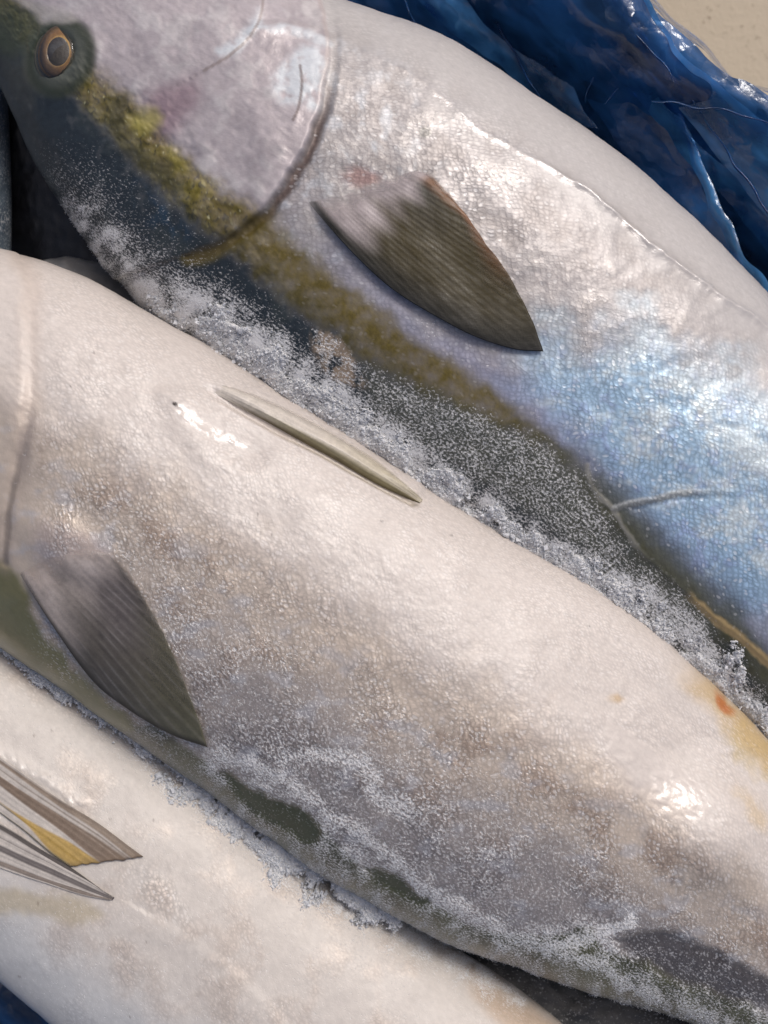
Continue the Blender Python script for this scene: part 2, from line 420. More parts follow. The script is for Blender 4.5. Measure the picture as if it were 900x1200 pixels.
def liner_material(name, alpha_face, tint, milk):
    g = G(name)
    g.t.nodes.remove(g.b)
    ob = g.n('TexCoord').outputs['Object']
    n1 = g.noise(ob, 26, 4, 0.6).outputs['Fac']; n2 = g.noise(ob, 420, 3, 0.6).outputs['Fac']
    bp = g.n('Bump', {'Height': n2, 'Distance': 0.00025, 'Strength': 0.6})
    n3 = g.noise(ob, 75, 3, 0.6).outputs['Fac']
    bp = g.n('Bump', {'Height': n3, 'Distance': 0.0008, 'Strength': 0.4, 'Normal': bp.outputs[0]})
    rot = g.n('VectorRotate', {'Vector': ob, 'Angle': R(45)}, rotation_type='Z_AXIS').outputs[0]
    st = g.vm('MULTIPLY', rot, (22, 80, 30))
    st = g.vm('ADD', st, g.vm('SCALE', g.noise(ob, 30, 2).outputs['Color'], sc_=1.6))
    v1 = g.n('TexVoronoi', {'Vector': st, 'Scale': 1.0}).outputs['Color']
    v2 = g.n('TexVoronoi', {'Vector': st, 'Scale': 2.7}).outputs['Color']
    tl_ = g.vm('ADD', g.vm('SCALE', g.vm('SUBTRACT', v1, (0.5, 0.5, 0.5)), sc_=0.34), g.vm('SCALE', g.vm('SUBTRACT', v2, (0.5, 0.5, 0.5)), sc_=0.22))
    v3 = g.n('TexVoronoi', {'Vector': rot, 'Scale': 130.0}).outputs['Color']
    tl_ = g.vm('ADD', tl_, g.vm('SCALE', g.vm('SUBTRACT', v3, (0.5, 0.5, 0.5)), sc_=0.14))
    nn_ = g.vm('NORMALIZE', g.vm('ADD', bp.outputs[0], tl_))
    lw = g.n('LayerWeight', {'Blend': 0.35}).outputs['Facing']
    tr = g.n('BsdfTransparent', {'Color': (*tint, 1)})
    df = g.n('BsdfDiffuse', {'Color': g.mixc(g.ramp(n1, 0.35, 0.7), (*milk, 1), (*np.array(milk) * 0.45, 1)), 'Normal': nn_})
    tl = g.n('BsdfTranslucent', {'Color': (*np.array(milk) * 1.2, 1)})
    m1 = g.n('MixShader', {0: 0.35, 1: df.outputs[0], 2: tl.outputs[0]})
    sk = g.vm('MULTIPLY', rot, (7, 60, 12))
    ply = g.ramp(g.noise(g.vm('ADD', sk, g.vm('SCALE', g.noise(ob, 14, 2).outputs['Color'], sc_=1.5)), 1.0, 3, 0.55).outputs['Fac'], 0.36, 0.64)
    op = g.math('ADD', g.math('MULTIPLY', ply, 0.55), g.math('SUBTRACT', alpha_face, 0.28))
    op = g.math('ADD', op, 0.0)
    op = g.math('ADD', op, g.math('MULTIPLY', g.math('SUBTRACT', n1, 0.5), 0.5), clamp=True)
    m2 = g.n('MixShader', {0: op, 1: tr.outputs[0], 2: m1.outputs[0]})
    gl = g.n('BsdfGlossy', {'Color': (1, 1, 1, 1), 'Roughness': 0.14, 'Normal': nn_})
    fz = g.n('Fresnel', {'IOR': 1.5, 'Normal': nn_})
    m3 = g.n('MixShader', {0: fz.outputs[0], 1: m2.outputs[0], 2: gl.outputs[0]})
    g.put(g.out.inputs['Surface'], m3.outputs[0])
    return g.m

def tri(x):
    return np.abs((x - np.floor(x)) * 2 - 1)
def creases(X, Y, seed, amp):
    "crumpled film: straight sharp folds fanning along the tub edge, with flat facets between them"
    r = np.random.default_rng(seed); z = 0
    for k, (lam, am) in enumerate([(150, 1.0), (95, 0.7), (62, 0.45), (40, 0.25), (27, 0.12)]):
        for rep_ in range(2):
            an = R(47 + r.normal() * (13 + 9 * k)); ph = r.uniform()
            W_ = -X * math.sin(an) + Y * math.cos(an)
            m = ss(-0.25, 0.35, noise(X / 170 + r.uniform(0, 9), Y / 170 + r.uniform(0, 9), seed + k))
            z = z + am * m * tri(W_ / lam + ph + 0.12 * noise(X / 120, Y / 120, seed + 40 + k))
    return amp * (z - 1.2) * 0.6

liner = empty('plastic_liner', (0.15, 0.2, -0.1), 'crumpled translucent blue plastic sheet lining the tub under the fish', 'plastic liner')
mat_liner = liner_material('blue_film', 0.55, (0.04, 0.12, 0.34), (0.045, 0.20, 0.52))
mat_veil = liner_material('blue_film_fold', 0.50, (0.20, 0.42, 0.78), (0.11, 0.42, 0.85))
# dark tub wall and floor below the film
mat_tub = plain('tub_plastic', (0.012, 0.014, 0.018), 0.6, vary=0.4)
rim = [(500, -340), (640, -160), (752, -6), (800, 40), (848, 84), (880, 99), (960, 150), (1060, 300), (1160, 470)]
# signed reach inward from the outer rim of the liner: strip grid
def strip(name, mat, q0, q1, edge0, edge1, zfun, seed, amp, nr=260, nq=110, parent=liner):
    e0, e1 = curve(edge0, nr), curve(edge1, nr)
    q = np.linspace(0, 1, nq)[None, :, None]
    Q = e0[:, None] * (1 - q) + e1[:, None] * q
    X, Y = Q[..., 0], Q[..., 1]; q = np.broadcast_to(q[..., 0], X.shape)
    X = X + 5 * noise(X / 40, Y / 40, seed + 9); Y = Y + 5 * noise(X / 40 + 7, Y / 40, seed + 19)
    z = zfun(q, X, Y) + creases(X, Y, seed, amp)
    return mesh_obj(name, P(X, Y, z), grid_faces(nr, nq), mat, parent)
inner = [(150, -340), (330, -60), (470, 80), (620, 170), (730, 270), (860, 400), (960, 540), (1040, 700)]
def z_in(q, X, Y): return -0.105 + 0.115 * ss(0.05, 0.95, q) ** 0.8
strip('liner_wall', mat_liner, 0, 1, inner, rim, z_in, 3, 0.0035)
# outer flap that hangs over the rim towards the floor
outer = [(560, -380), (660, -190), (756, -16), (806, 36), (854, 82), (884, 100), (1000, 140), (1110, 290), (1210, 460)]
def z_out(q, X, Y): return 0.006 - 0.10 * q ** 1.4
strip('liner_flap', mat_liner, 0, 1, rim, outer, z_out, 55, 0.003, nq=60)
# folds of the film lying over the wall
def fold(e0, e1, z0, z1, seed, mat=None, amp=0.0022, nq=46):
    return strip('liner_fold', mat or mat_veil, 0, 1, e0, e1, lambda q, X, Y: z0 + (z1 - z0) * q + 0.0015 * np.sin(q * 3.1), seed, amp, nr=220, nq=nq)
fold([(690, -40), (722, 28), (778, 104), (846, 190), (930, 300), (1000, 420)], [(742, -40), (790, 52), (846, 104), (884, 132), (960, 190), (1060, 330)], -0.012, 0.012, 21)
fold([(628, -40), (672, 36), (716, 88), (756, 126), (812, 196), (905, 300), (980, 420)], [(664, -40), (704, 28), (750, 82), (806, 152), (900, 250), (1010, 390)], -0.030, -0.012, 22)
fold([(560, -40), (620, 40), (676, 104), (724, 170), (790, 290), (858, 400)], [(630, -40), (690, 56), (742, 104), (786, 150), (812, 200), (880, 330)], -0.052, -0.030, 23, mat_liner)
fold([(742, 76), (784, 122), (800, 160), (820, 214), (852, 286), (905, 370)], [(750, 76), (792, 120), (811, 160), (832, 214), (866, 284), (920, 360)], -0.020, -0.016, 24, None, 0.001, 12)
fold([(470, -40), (500, 10), (560, 60), (610, 100), (660, 150)], [(520, -40), (560, 20), (610, 60), (660, 96), (700, 150)], -0.062, -0.050, 25)
fold([(676, -40), (716, 18), (760, 70), (800, 116)], [(694, -40), (734, 14), (776, 66), (806, 112)], -0.008, -0.004, 26, mat_liner, 0.0015, 16)
for k, pth in enumerate([[(560, -20), (590, 40), (622, 92), (640, 132)], [(704, 62), (694, 92), (686, 120)], [(738, 92), (722, 106), (706, 124)], [(640, -20), (668, 40), (700, 86), (716, 108)],
                         [(764, 118), (800, 122), (850, 130), (905, 148)], [(812, 120), (846, 168), (890, 232), (930, 300)], [(726, 10), (748, 40), (776, 78), (790, 100)], [(470, -10), (484, 20), (500, 44)]]):
    e = np.array(pth, float); t_ = np.gradient(e, axis=0); n_ = np.stack([t_[:, 1], -t_[:, 0]], -1); n_ /= np.linalg.norm(n_, axis=1, keepdims=True)
    wv = np.array([0.4, 1, 1, 0.4])[np.linspace(0, 3, len(e)).astype(int)][:, None]
    zc = (-0.052, -0.034, -0.030, -0.036, 0.012, 0.006, 0.004, -0.07)[k]
    strip('liner_crease', mat_liner, 0, 1, e - n_ * 1.7 * wv, e + n_ * 1.7 * wv, lambda q, X, Y, zc=zc: zc + 0.0025 * np.sin(q * math.pi), 60 + k, 0.0006, nr=90, nq=9)
strip('liner_base', mat_liner, 0, 1, [(-420, -420), (-420, 200), (-420, 800), (-420, 1500), (0, 1620), (500, 1700)],
      [(150, -340), (470, 80), (730, 270), (860, 400), (1060, 740), (1150, 1400)], lambda q, X, Y: -0.105 - 0.03 * ss(0, 0.2, 1 - q), 8, 0.005)
# the tub itself
tub = empty('fish_tub', (0, 0, -0.2), 'dark plastic tub under the blue liner holding the fish', 'tub')
tb = curve(rim[1:-1], 60)
cx, cy = 300, 600
ins = np.stack([tb[:, 0] - 14, tb[:, 1] + 16], -1)
tv = np.concatenate([P(ins[:, 0], ins[:, 1], -0.012), P(ins[:, 0], ins[:, 1], FZ + 0.004)])
i = np.arange(59)
tv = np.concatenate([tv, P(ins[:, 0] - 12, ins[:, 1] + 14, -0.012), P(ins[:, 0] - 12, ins[:, 1] + 14, FZ + 0.03)])
mesh_obj('tub_wall', tv, np.concatenate([np.stack([i, i + 1, 60 + i + 1, 60 + i], -1), np.stack([i + 1, i, 120 + i, 120 + i + 1], -1), np.stack([120 + i + 1, 120 + i, 180 + i, 180 + i + 1], -1)]), mat_tub, tub)
fx = [(-400, -400), (520, -330), (650, -130), (840, 110), (1000, 260), (1100, 420), (1150, 1500), (-400, 1500)]
fp = P(np.array([a for a, _ in fx], float), np.array([b for _, b in fx], float), -0.150)
mesh_obj('tub_floor', fp, [np.array([[0, 1, 2], [0, 2, 3], [0, 3, 4], [0, 4, 5], [0, 5, 6], [0, 6, 7]])[:, ::-1]], mat_tub, tub)

# ------------------------------------------------------------------ fish one: silver side, olive stripe, dark back (upper)
GROUP = 'whole fish packed in the tub'
fish_a = empty('fish', (0, 0.1, -0.06), 'silver fish with blue sheen and olive stripe, eye and gill cover showing', 'fish', GROUP)
A_ = Body([(-110, -60, -104, -68), (-62, 8, 40, -120), (0, 95, 190, -85), (45, 190, 315, -32), (100, 275, 412, 6), (165, 360, 522, 47), (262, 448, 640, 119),
           (395, 545, 768, 212), (548, 640, 903, 348), (700, 745, 1012, 478), (855, 852, 1112, 625), (1010, 985, 1200, 795), (1170, 1160, 1290, 1010), (1290, 1285, 1345, 1190)],
          [-0.02] * 14, [-0.012] * 14, 0.52, ex=2.15)
X0, Y0 = A_.px, A_.py
wx = 9 * fbm(X0 / 34, Y0 / 34, 1, 4); wy = 9 * fbm(X0 / 34, Y0 / 34, 51, 4)
X, Y = X0 + wx, Y0 + wy
stripe = [(-60, -20), (30, 25), (100, 95), (150, 143), (200, 200), (255, 248), (310, 290), (375, 345), (445, 400), (520, 447), (600, 490), (655, 530), (730, 615), (850, 735), (930, 820), (1200, 1080)]
d, sg, al = line(X, Y, stripe); sd = -d * sg                   # + towards the belly
d0, sg0, _ = line(X0, Y0, stripe); sd0 = -d0 * sg0
v = A_.v
gill = [(372, -30), (384, 30), (383, 80), (374, 130), (352, 185), (322, 228), (288, 264), (255, 285), (225, 296)]
dg, sgg, alg = line(X0 + wx * 0.25, Y0 + wy * 0.25, gill)
sg_g = dg * sgg + 5 * fbm(X0 / 45, Y0 / 45, 88, 3)                                               # + = inside (head side)
head = ss(-2, 3, sg_g) * ss(420, 380, X0)
pre = [(306, -40), (308, 8), (298, 40), (272, 66), (240, 84)]
dp, sgp, alp = line(X0, Y0, pre)
# pigment
f1 = fbm(X0 / 60, Y0 / 60, 5, 4); f2 = fbm(X0 / 18, Y0 / 18, 6, 3); f3 = fbm(X0 / 150, Y0 / 150, 7, 3)
f1 = fbm(X0 / 60, Y0 / 60, 5, 4)
pig = np.broadcast_to(S(172, 163, 160), X.shape + (3,)).copy()
pig = mix(pig, S(196, 192, 196), ss(-0.3, 0.4, f1) * 0.5)
pig = mix(pig, S(214, 214, 218), ss(0.0, 0.45, fbm(X0 / 26, Y0 / 26, 17, 4)) * ss(560, 420, X0 + 60 * f1) * 0.8)
pig = mix(pig, S(196, 182, 168), ss(-0.1, 0.5, f1) * 0.3)
pig = mix(pig, S(172, 168, 182), ss(110, 20, sd + 60 * f1) * ss(300, 420, X0) * 0.8)
pig = mix(pig, S(205, 198, 195), ss(0.42, 0.80, v + 0.12 * f1) * 0.9)
blue = ss(1.05, 0.45, ell(X0, Y0, 805, 560, 285, 160, 40) + 0.35 * f1) * ss(0, 40, sd)
pig = mix(pig, S(170, 204, 232), blue * 0.85)
pig = mix(pig, S(164, 172, 218), ss(0.05, 0.4, f2 + 0.4 * f1) * blue * 0.35 + ss(70, 15, sd) * ss(420, 520, X0) * 0.25)
pig = mix(pig, S(90, 96, 92), ss(46, 12, sd + 14 * f1) * ss(650, 720, X0) * 0.85)
white_b = np.clip(blue * ss(-0.25, 0.45, fbm(X0 / 60 + 3, Y0 / 40, 15, 4) + 0.25 * noise(X0 / 7, Y0 / 7, 16) + (sd - 110) / 260), 0, 1)
pig = mix(pig, S(226, 234, 236), white_b * 0.8)
# head
cheek = head * ss(-5, 15, sd)
pig = mix(pig, S(196, 184, 186), cheek)
streak = fbm((X0 * 0.8 + Y0 * 0.6) / 60, (-X0 * 0.6 + Y0 * 0.8) / 5, 31, 3)
pig = pig * (1 + 0.09 * streak * cheek + 0.12 * fbm(X0 / 8, Y0 / 8, 99, 3) * cheek)[..., None]
pig = mix(pig, S(226, 218, 216), cheek * ss(0.0, 0.4, f1 + 0.5 * f2) * 0.6)
pig = mix(pig, S(156, 146, 150), cheek * ss(0.0, 0.4, fbm(X0 / 40, Y0 / 40, 91, 4)) * 0.5)
pig = mix(pig, S(150, 120, 130), cheek * poly(X, Y, [(170, 110), (230, 95), (225, 135), (200, 160), (180, 165)], 14) * 0.7)
opl, _, _ = line(X0, Y0, [(352, 78), (354, 100), (350, 128), (344, 142)])
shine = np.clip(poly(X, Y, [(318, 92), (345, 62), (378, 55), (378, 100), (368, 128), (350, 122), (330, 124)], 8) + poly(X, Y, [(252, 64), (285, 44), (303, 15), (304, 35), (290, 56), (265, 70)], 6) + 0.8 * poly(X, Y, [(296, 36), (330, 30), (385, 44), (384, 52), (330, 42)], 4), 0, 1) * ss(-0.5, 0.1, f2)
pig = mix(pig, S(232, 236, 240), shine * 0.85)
pig = mix(pig, S(136, 122, 118), ss(2.6, 0.8, opl) * 0.8)
pig = mix(pig, S(150, 134, 128), ss(2.5, 0.8, dp) * head * 0.7)
# olive stripe
hw = np.interp(X0, [60, 110, 200, 300, 400, 520, 620, 700, 900], [20, 24, 26, 32, 34, 30, 18, 13, 16]) * (1 + 0.32 * fbm(X0 / 34, Y0 / 34, 44, 3))
ol = ss(hw + 12, hw - 12, np.abs(sd + 4 + 6 * f2))
olc = mix(np.broadcast_to(S(112, 96, 40), X.shape + (3,)), S(142, 126, 36), head * ss(-0.3, 0.4, f1))
olc = mix(olc, S(84, 82, 60), ss(560, 680, X0))
olc = mix(olc, S(66, 62, 36), ss(0.0, 0.5, f2) * (0.15 + 0.3 * head))
olc = mix(olc, S(72, 68, 42), ss(4, -26, sd) * 0.6)
olc = mix(olc, S(176, 166, 110), head * ss(0.25, 0.6, fbm(X0 / 9, Y0 / 14, 48, 3)) * 0.6)
fiss = np.abs(noise((X0 + 0.4 * Y0) / 15, (Y0 - 0.4 * X0) / 11, 95)) + 0.25 * fbm(X0 / 6, Y0 / 6, 96, 2)
olc = olc * (1 + 0.45 * fbm((X0 + Y0) / 6, (X0 - Y0) / 4, 97, 3))[..., None]
olc = mix(olc, S(40, 40, 26), ss(0.10, 0.02, fiss) * head * 0.7)
olc = mix(olc, S(200, 194, 150), head * ss(0.42, 0.62, fbm(X0 / 5, Y0 / 7, 98, 2)) * 0.8)
pig = mix(pig, olc, ol * np.clip(0.9 + 0.3 * f2, 0, 1))
back = ss(-hw + 16, -hw - 10, sd + 8 * f2)
bkc = mix(np.broadcast_to(S(44, 52, 58), X.shape + (3,)), S(60, 66, 66), ss(0, 0.5, f1))
bkc = mix(bkc, S(40, 66, 88), poly(X, Y, [(165, 215), (200, 225), (225, 260), (215, 285), (180, 255)], 14) * ss(-0.3, 0.4, f2) * 0.8)
bkc = mix(bkc, S(66, 66, 50), ss(430, 540, X0) * ss(0.1, -0.3, f1 - (sd + 60) / 120) * 0.7)
pig = mix(pig, bkc, back)
pig = pig * (1 + back * 0.35 * fbm(X0 / 7, Y0 / 7, 46, 3))[..., None]
pig = mix(pig, S(84, 86, 88), back * head * ss(0.15, 0.5, fbm(X0 / 16, Y0 / 22, 47, 4)) * 0.7)
# bony yellow lumps and dark hollow above the cheek
pig = mix(pig, S(74, 70, 42), poly(X, Y, [(128, 118), (150, 112), (150, 145), (175, 180), (225, 215), (205, 225), (160, 190), (130, 150)], 10) * 0.75)
pig = mix(pig, S(176, 164, 84), poly(X, Y, [(152, 138), (176, 128), (190, 140), (178, 155), (158, 152)], 8) * 0.7)
pig = mix(pig, S(170, 156, 70), poly(X, Y, [(190, 175), (205, 172), (225, 200), (205, 200)], 7) * 0.5)
# round the eye
er = ell(X0, Y0, 72, 68, 40, 46, 20)
pig = mix(pig, S(92, 94, 84), ss(1.15, 0.85, er))
pig = mix(pig, S(52, 58, 40), ss(0.28, 0.0, np.abs(ell(X0, Y0, 76, 70, 37, 44, 20) - 0.92)) * 0.8)
pig = mix(pig, S(70, 76, 56), poly(X, Y, [(-20, -10), (25, 5), (55, 18), (40, 60), (0, 60)], 10) * 0.8)
pig = mix(pig, S(190, 182, 176), poly(X, Y, [(25, 2), (60, 10), (95, 22), (80, 30), (50, 22)], 6) * 0.8)
# under the gill edge: dark inner tissue with the slit's shadow painted in
tissue_shade = ss(9, 1, np.abs(sg_g + 6)) * ss(0.25, 0.5, alg)
pig = mix(pig, S(84, 60, 52), tissue_shade * 0.85)
pig = mix(pig, S(206, 190, 182), ss(4, 1, np.abs(sg_g - 3)) * ss(0.5, 0.3, alg) * 0.4)
pig = mix(pig, S(96, 84, 40), ss(14, 4, np.abs(sg_g + 8)) * ss(0.68, 0.8, alg) * 0.8)
pig = mix(pig, S(168, 120, 112), ss(1, 0.3, ell(X, Y, 425, 208, 34, 16, 10)) * 0.6)
# tan frozen smear on the back and along the seam
tan = poly(X, Y, [(365, 385), (385, 390), (425, 430), (428, 455), (395, 445), (372, 420)], 6)
pig = mix(pig, S(176, 154, 132), tan * ss(-0.35, 0.1, f2 + 0.5 * fbm(X0 / 6, Y0 / 6, 49, 3)) * 0.85)
seam = [(688, 545), (692, 570), (712, 590), (722, 602), (745, 640), (800, 692), (850, 735), (905, 780)]
ds, sgs, als = line(X0 + wx * 0.4, Y0 + wy * 0.4, seam)
pig = mix(pig, S(190, 184, 172), ss(5, 1, ds + 3 * f2) * ss(0.45, 0.25, als) * 0.8)  # pale highlight painted along the upper part of the seam
pig = mix(pig, S(188, 160, 112), ss(8, 3, ds + 3 * f2) * ss(0.58, 0.66, als) * 0.85)
crk = [(722, 597), (760, 588), (800, 580), (850, 577), (920, 580)]
dc, sgc, alc = line(X0 + wx * 0.3, Y0 + wy * 0.3, crk)
pig = mix(pig, S(206, 206, 204), ss(3, 1, np.abs(sgc * dc + 4)) * ss(0.75, 0.3, alc) * 0.6)  # highlight beside the crack, painted into the pigment
pig = mix(pig, S(128, 128, 126), ss(4.5, 1.5, dc) * ss(0.75, 0.3, alc) * 0.8)
# a bare grey spot
pig = mix(pig, S(150, 146, 140), ss(1, 0.6, ell(X, Y, 500, 158, 11, 8)) * 0.8)
for (a, b, r) in ((800, 425, 12), (858, 430, 10), (860, 438, 14), (820, 480, 8)):
    pig = mix(pig, S(150, 146, 146), ss(1, 0.3, ell(X, Y, a, b, r, r * 0.8)) * 0.5)
# skin qualities
silver = 0.27 * np.ones(X.shape)
silver = silver * (1 - ss(0.40, 0.82, v + 0.1 * f1)) * (1 - ol) * (1 - back) + 0.10 * blue
silver = silver * (1 - head * 0.25)
near_L = ss(0.10, -0.30, v + 0.78 + 0.0 * v)
bf = fbm(X0 / 26, Y0 / 26, 61, 5)
frost = back * (0.10 + 0.20 * ss(360, 470, X0) + 0.30 * ss(-0.55, -0.95, v))
gran = poly(X, Y, [(425, 425), (480, 450), (560, 482), (640, 520), (695, 575), (735, 640), (800, 695), (840, 745), (790, 740), (700, 660), (600, 590), (520, 540), (440, 490)], 16)
frost = np.maximum(frost, gran * 0.43)
pig = mix(pig, S(96, 96, 86), gran * 0.75)
fl_ = poly(X, Y, [(68, 222), (100, 235), (135, 262), (165, 290), (190, 330), (230, 365), (270, 395), (330, 430), (300, 470), (190, 400), (110, 300)], 10)
frost = np.maximum(frost, fl_ * (0.62 + 0.5 * bf))
frost = np.maximum(frost, tan * 0.42)
edge_b = [(-40, 300), (62, 318), (120, 338), (170, 362), (243, 402), (330, 455), (432, 519), (500, 562), (562, 605), (640, 655), (702, 686), (770, 738), (832, 792), (905, 868)]
de, sge, ale = line(X, Y, edge_b)
wid = np.interp(X0, [100, 160, 230, 300, 380, 450, 560, 640, 720, 800, 900], [30, 60, 88, 84, 70, 64, 46, 40, 52, 60, 30])
frost = np.maximum(frost, back * ss(1.1, 0.35, de / wid) * 0.80)
frost = frost * np.clip(0.8 + (0.9 - 0.5 * gran) * bf, 0.1, 1.5)
frost = frost * (1 - ss(300, 180, Y0 + 0.6 * X0) * 0.95)
frost = frost + 0.12 * ss(0.1, 0.5, f1) * (1 - back) * (1 - ol) * ss(300, 420, X0)
wet = 0.42 + 0.5 * f1
wet = wet * (1 - ss(0.45, 0.7, v) * 0.1)
wet = np.maximum(wet, ol * head * (0.6 + 0.5 * f2))
wet = np.maximum(wet, cheek * (0.75 + 0.5 * f2))
wet = np.maximum(wet, ss(1, 0.4, ell(X0, Y0, 430, 205, 70, 45)) * 0.9)
wet = np.maximum(wet, blue * 0.6)
wet = np.maximum(wet, shine * 0.95)
wet = wet * (1 - 0.8 * ss(16, 6, np.abs(sg_g)))
dk0, _, alk0 = line(X0 + wx * 0.4, Y0 + wy * 0.4, [(430, 60), (500, 100), (560, 150), (612, 180), (668, 210), (720, 250), (780, 300), (840, 345), (905, 390), (1000, 480)])
scales = np.clip(0.95 * (1 - head) * (1 - back * 0.9) * (1 - ol * 0.68), 0, 1) * (1 - 0.8 * ss(0.35, 0.85, v + 0.15 * f1))
scales = scales * (1 - 0.85 * ss(18, 6, dk0) * ss(0.25, 0.4, alk0))
scales = scales * (0.55 + 0.45 * np.maximum(blue, ss(1, 0.4, ell(X0, Y0, 560, 200, 120, 80, 40))))
# relief
gh = np.interp(alg, [0, 0.3, 0.45, 0.62, 0.85, 1], [0.0006, 0.0010, 0.0022, 0.0030, 0.0026, 0.0010])
gh = gh + (0.0018 - gh) * ss(15, 80, sg_g)
dz = gh * ss(-1.5, 3.5, sg_g + 2 * f2) * (0.75 + 0.25 * ss(0, 26, sg_g)) * ss(420, 380, X0) + 0.0005 * ss(-4, 4, sgp * dp) * ss(60, 20, np.abs(dp)) * head
dz -= 0.9 * gh * ss(10, 2, np.abs(sg_g + 6))
dz += (0.00008 * streak + 0.00016 * fbm(X0 / 9, Y0 / 9, 99, 3)) * cheek
dz += 0.0009 * f2 * ss(1, 0.4, ell(X0, Y0, 175, 165, 110, 70, 45)) + (0.0009 * fbm(X0 / 13, Y0 / 13, 93, 3) + 0.00035 * fbm((X0 - Y0) / 5, (X0 + Y0) / 8, 94, 3)) * ol * ss(360, 300, X0)
dz += 0.0016 * ss(1.4, 0.6, er) - 0.004 * ss(0.75, 0.3, ell(X0, Y0, 68, 64, 36, 42, 20))
op = [(352, 78), (354, 100), (350, 128), (344, 142)]
do, _, _ = line(X0, Y0, op); pass
rd = [(300, 38), (330, 34), (360, 38), (386, 46)]
do, _, _ = line(X0, Y0, rd); dz += 0.0009 * ss(12, 0, do)
keel = [(430, 60), (500, 100), (560, 150), (612, 180), (668, 210), (720, 250), (780, 300), (840, 345), (905, 390), (1000, 480)]
dk, sgk, alk = line(X0 + wx * 0.4, Y0 + wy * 0.4, keel)
dz += 0.0022 * np.exp(-dk / 6.0) * (0.25 + 0.75 * ss(0.30, 0.42, alk)) * (0.9 + 0.5 * f1)
wet = np.maximum(wet, ss(12, 3, dk) * 0.95)
dz += 0.0006 * ss(-3, 3, -sgs * ds) * ss(26, 5, ds) + 0.0003 * ss(5, 1, ds)
dz += (0.0003 * ss(6, 2, dc) - 0.0005 * ss(4, 0, np.abs(sgc * dc - 5))) * ss(0.9, 0.4, alc) * (0.7 + f2)
dz += 0.0007 * f1 + 0.0018 * f3 + 0.0002 * f2
dz += 0.0010 * frost * bf
for arc_ in ([(868, 432), (815, 420), (765, 438), (725, 478), (702, 530)], [(900, 516), (850, 500), (800, 512)]):
    da, _, ala = line(X0 + wx * 0.5, Y0 + wy * 0.5, arc_)
    dz -= 0.00022 * ss(9, 0, da) * np.sin(ala * math.pi) ** 0.5
A_.displace(dz); A_.raster()
mat_a = skin_material('skin_silver', 5.0, 1.2, 42, 0.0, 0.00009, 0.42, 0.16)
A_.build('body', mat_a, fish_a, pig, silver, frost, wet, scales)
frost_a = frost

mat_fin = fin_material('fin_membrane')
def col_pec_a(A, B, ray, X, Y):
    c = mix(np.broadcast_to(S(66, 56, 26), A.shape + (3,)), S(44, 42, 36), ss(0.30, 0.0, A))
    c = mix(c, S(68, 64, 56), ss(0.45, 0.95, A) * ss(0.8, 0.3, B))
    c = mix(c, S(140, 92, 56), np.clip(ss(0.84, 0.97, A) * ss(0.0, 0.3, B) * 0.9 + ss(0.82, 1, B) * ss(0.35, 0.8, A) * 0.8, 0, 1))
    c = c * (0.94 + 0.12 * ray * ss(0.15, 0.5, A) + 0.22 * noise((X - Y * 1.2) / 5, (X + Y) / 90, 77))[..., None]
    c = mix(c, S(104, 98, 80), ray ** 8 * ss(0.15, 0.4, A) * ss(0.2, 0.5, B) * 0.4 * (0.5 + noise(X / 30, Y / 30, 6)))
    c = mix(c, S(192, 178, 178), ss(0.38, 0.10, B + 0.12 * noise(A * 6, B * 3, 9)) * ss(0.03, 0.12, A))
    return mix(c, S(30, 28, 26), ss(0.045, 0.0, A) * 0.8)  # leading edge darkened: its shadow painted into the fin colour
fin('pectoral_fin', A_, [(352, 222), (395, 216), (440, 206), (486, 196)], [(637, 412), (622, 372), (596, 322), (566, 280), (540, 242)],
    [(352, 222), (372, 250), (420, 303), (470, 346), (540, 387), (600, 408), (637, 412)], [(486, 196), (505, 203), (522, 220), (540, 242)],
    mat_fin, fish_a, col_pec_a, lambda A, B: -0.0042 * ss(0.10, 0.0, B) - 0.0010 * ss(0.9, 1, A) + 0.0012 + 0.0032 * ss(0.6, 0.0, A) * ss(0.0, 0.15, B) * ss(1.1, 0.7, B) + 0.0006 * B, na=150, nb=110, relief=0.00006, thick=0.0003, fan=(195, 54, 0.0155), soft=lambda A, B: ss(0.02, 0.22, B + 0.05 * noise(A * 9, B * 9, 3)) * (1 - 0.22 * ss(0.55, 1, B) * ss(0.1, 0.5, A)) * ss(1.0, 0.93, A))

# eye: dark ball, golden iris, cloudy pupil
def disc_dome(name, cx, cy, rx, ry, ang, z0, hz, mat, parent, inner=0.0, nr=24, na=64, hole_drop=0.0, colour=None):
    r = np.linspace(inner, 1, nr)[:, None]; t = np.linspace(0, 2 * math.pi, na, endpoint=False)[None]
    a = R(ang); ex = r * np.cos(t) * rx; ey = r * np.sin(t) * ry
    X = cx + ex * math.cos(a) - ey * math.sin(a); Y = cy + ex * math.sin(a) + ey * math.cos(a)
    z = z0 + hz * np.sqrt(np.clip(1 - ((r - inner) / (1 - inner)) ** 2 if inner == 0 else 1 - (2 * (r - inner) / (1 - inner) - 1) ** 2, 0, 1)) + 0 * t
    V = P(X, Y, z)
    c = rgba(colour(np.broadcast_to(r, X.shape), np.broadcast_to(t, X.shape)))
    return mesh_obj(name, V, grid_faces(nr, na, True)[:, ::-1], mat, parent, {'pigment': c.reshape(-1, 4)})
mat_eye = plain('eye_wet', (0, 0, 0), 0.3, 0.9, 0.06, 0.0003, 500, 0.35, attr=True)
ez = float(A_.z_at(70, 64)) 
eye = disc_dome('eye', 70, 63, 29, 36, 14, ez - 0.0005, 0.0042, mat_eye, fish_a,
                colour=lambda r, t: mix(np.broadcast_to(S(62, 54, 38), r.shape + (3,)), S(58, 60, 50), ss(0.8, 1, r)))
eye.data.materials[0] = mat_eye
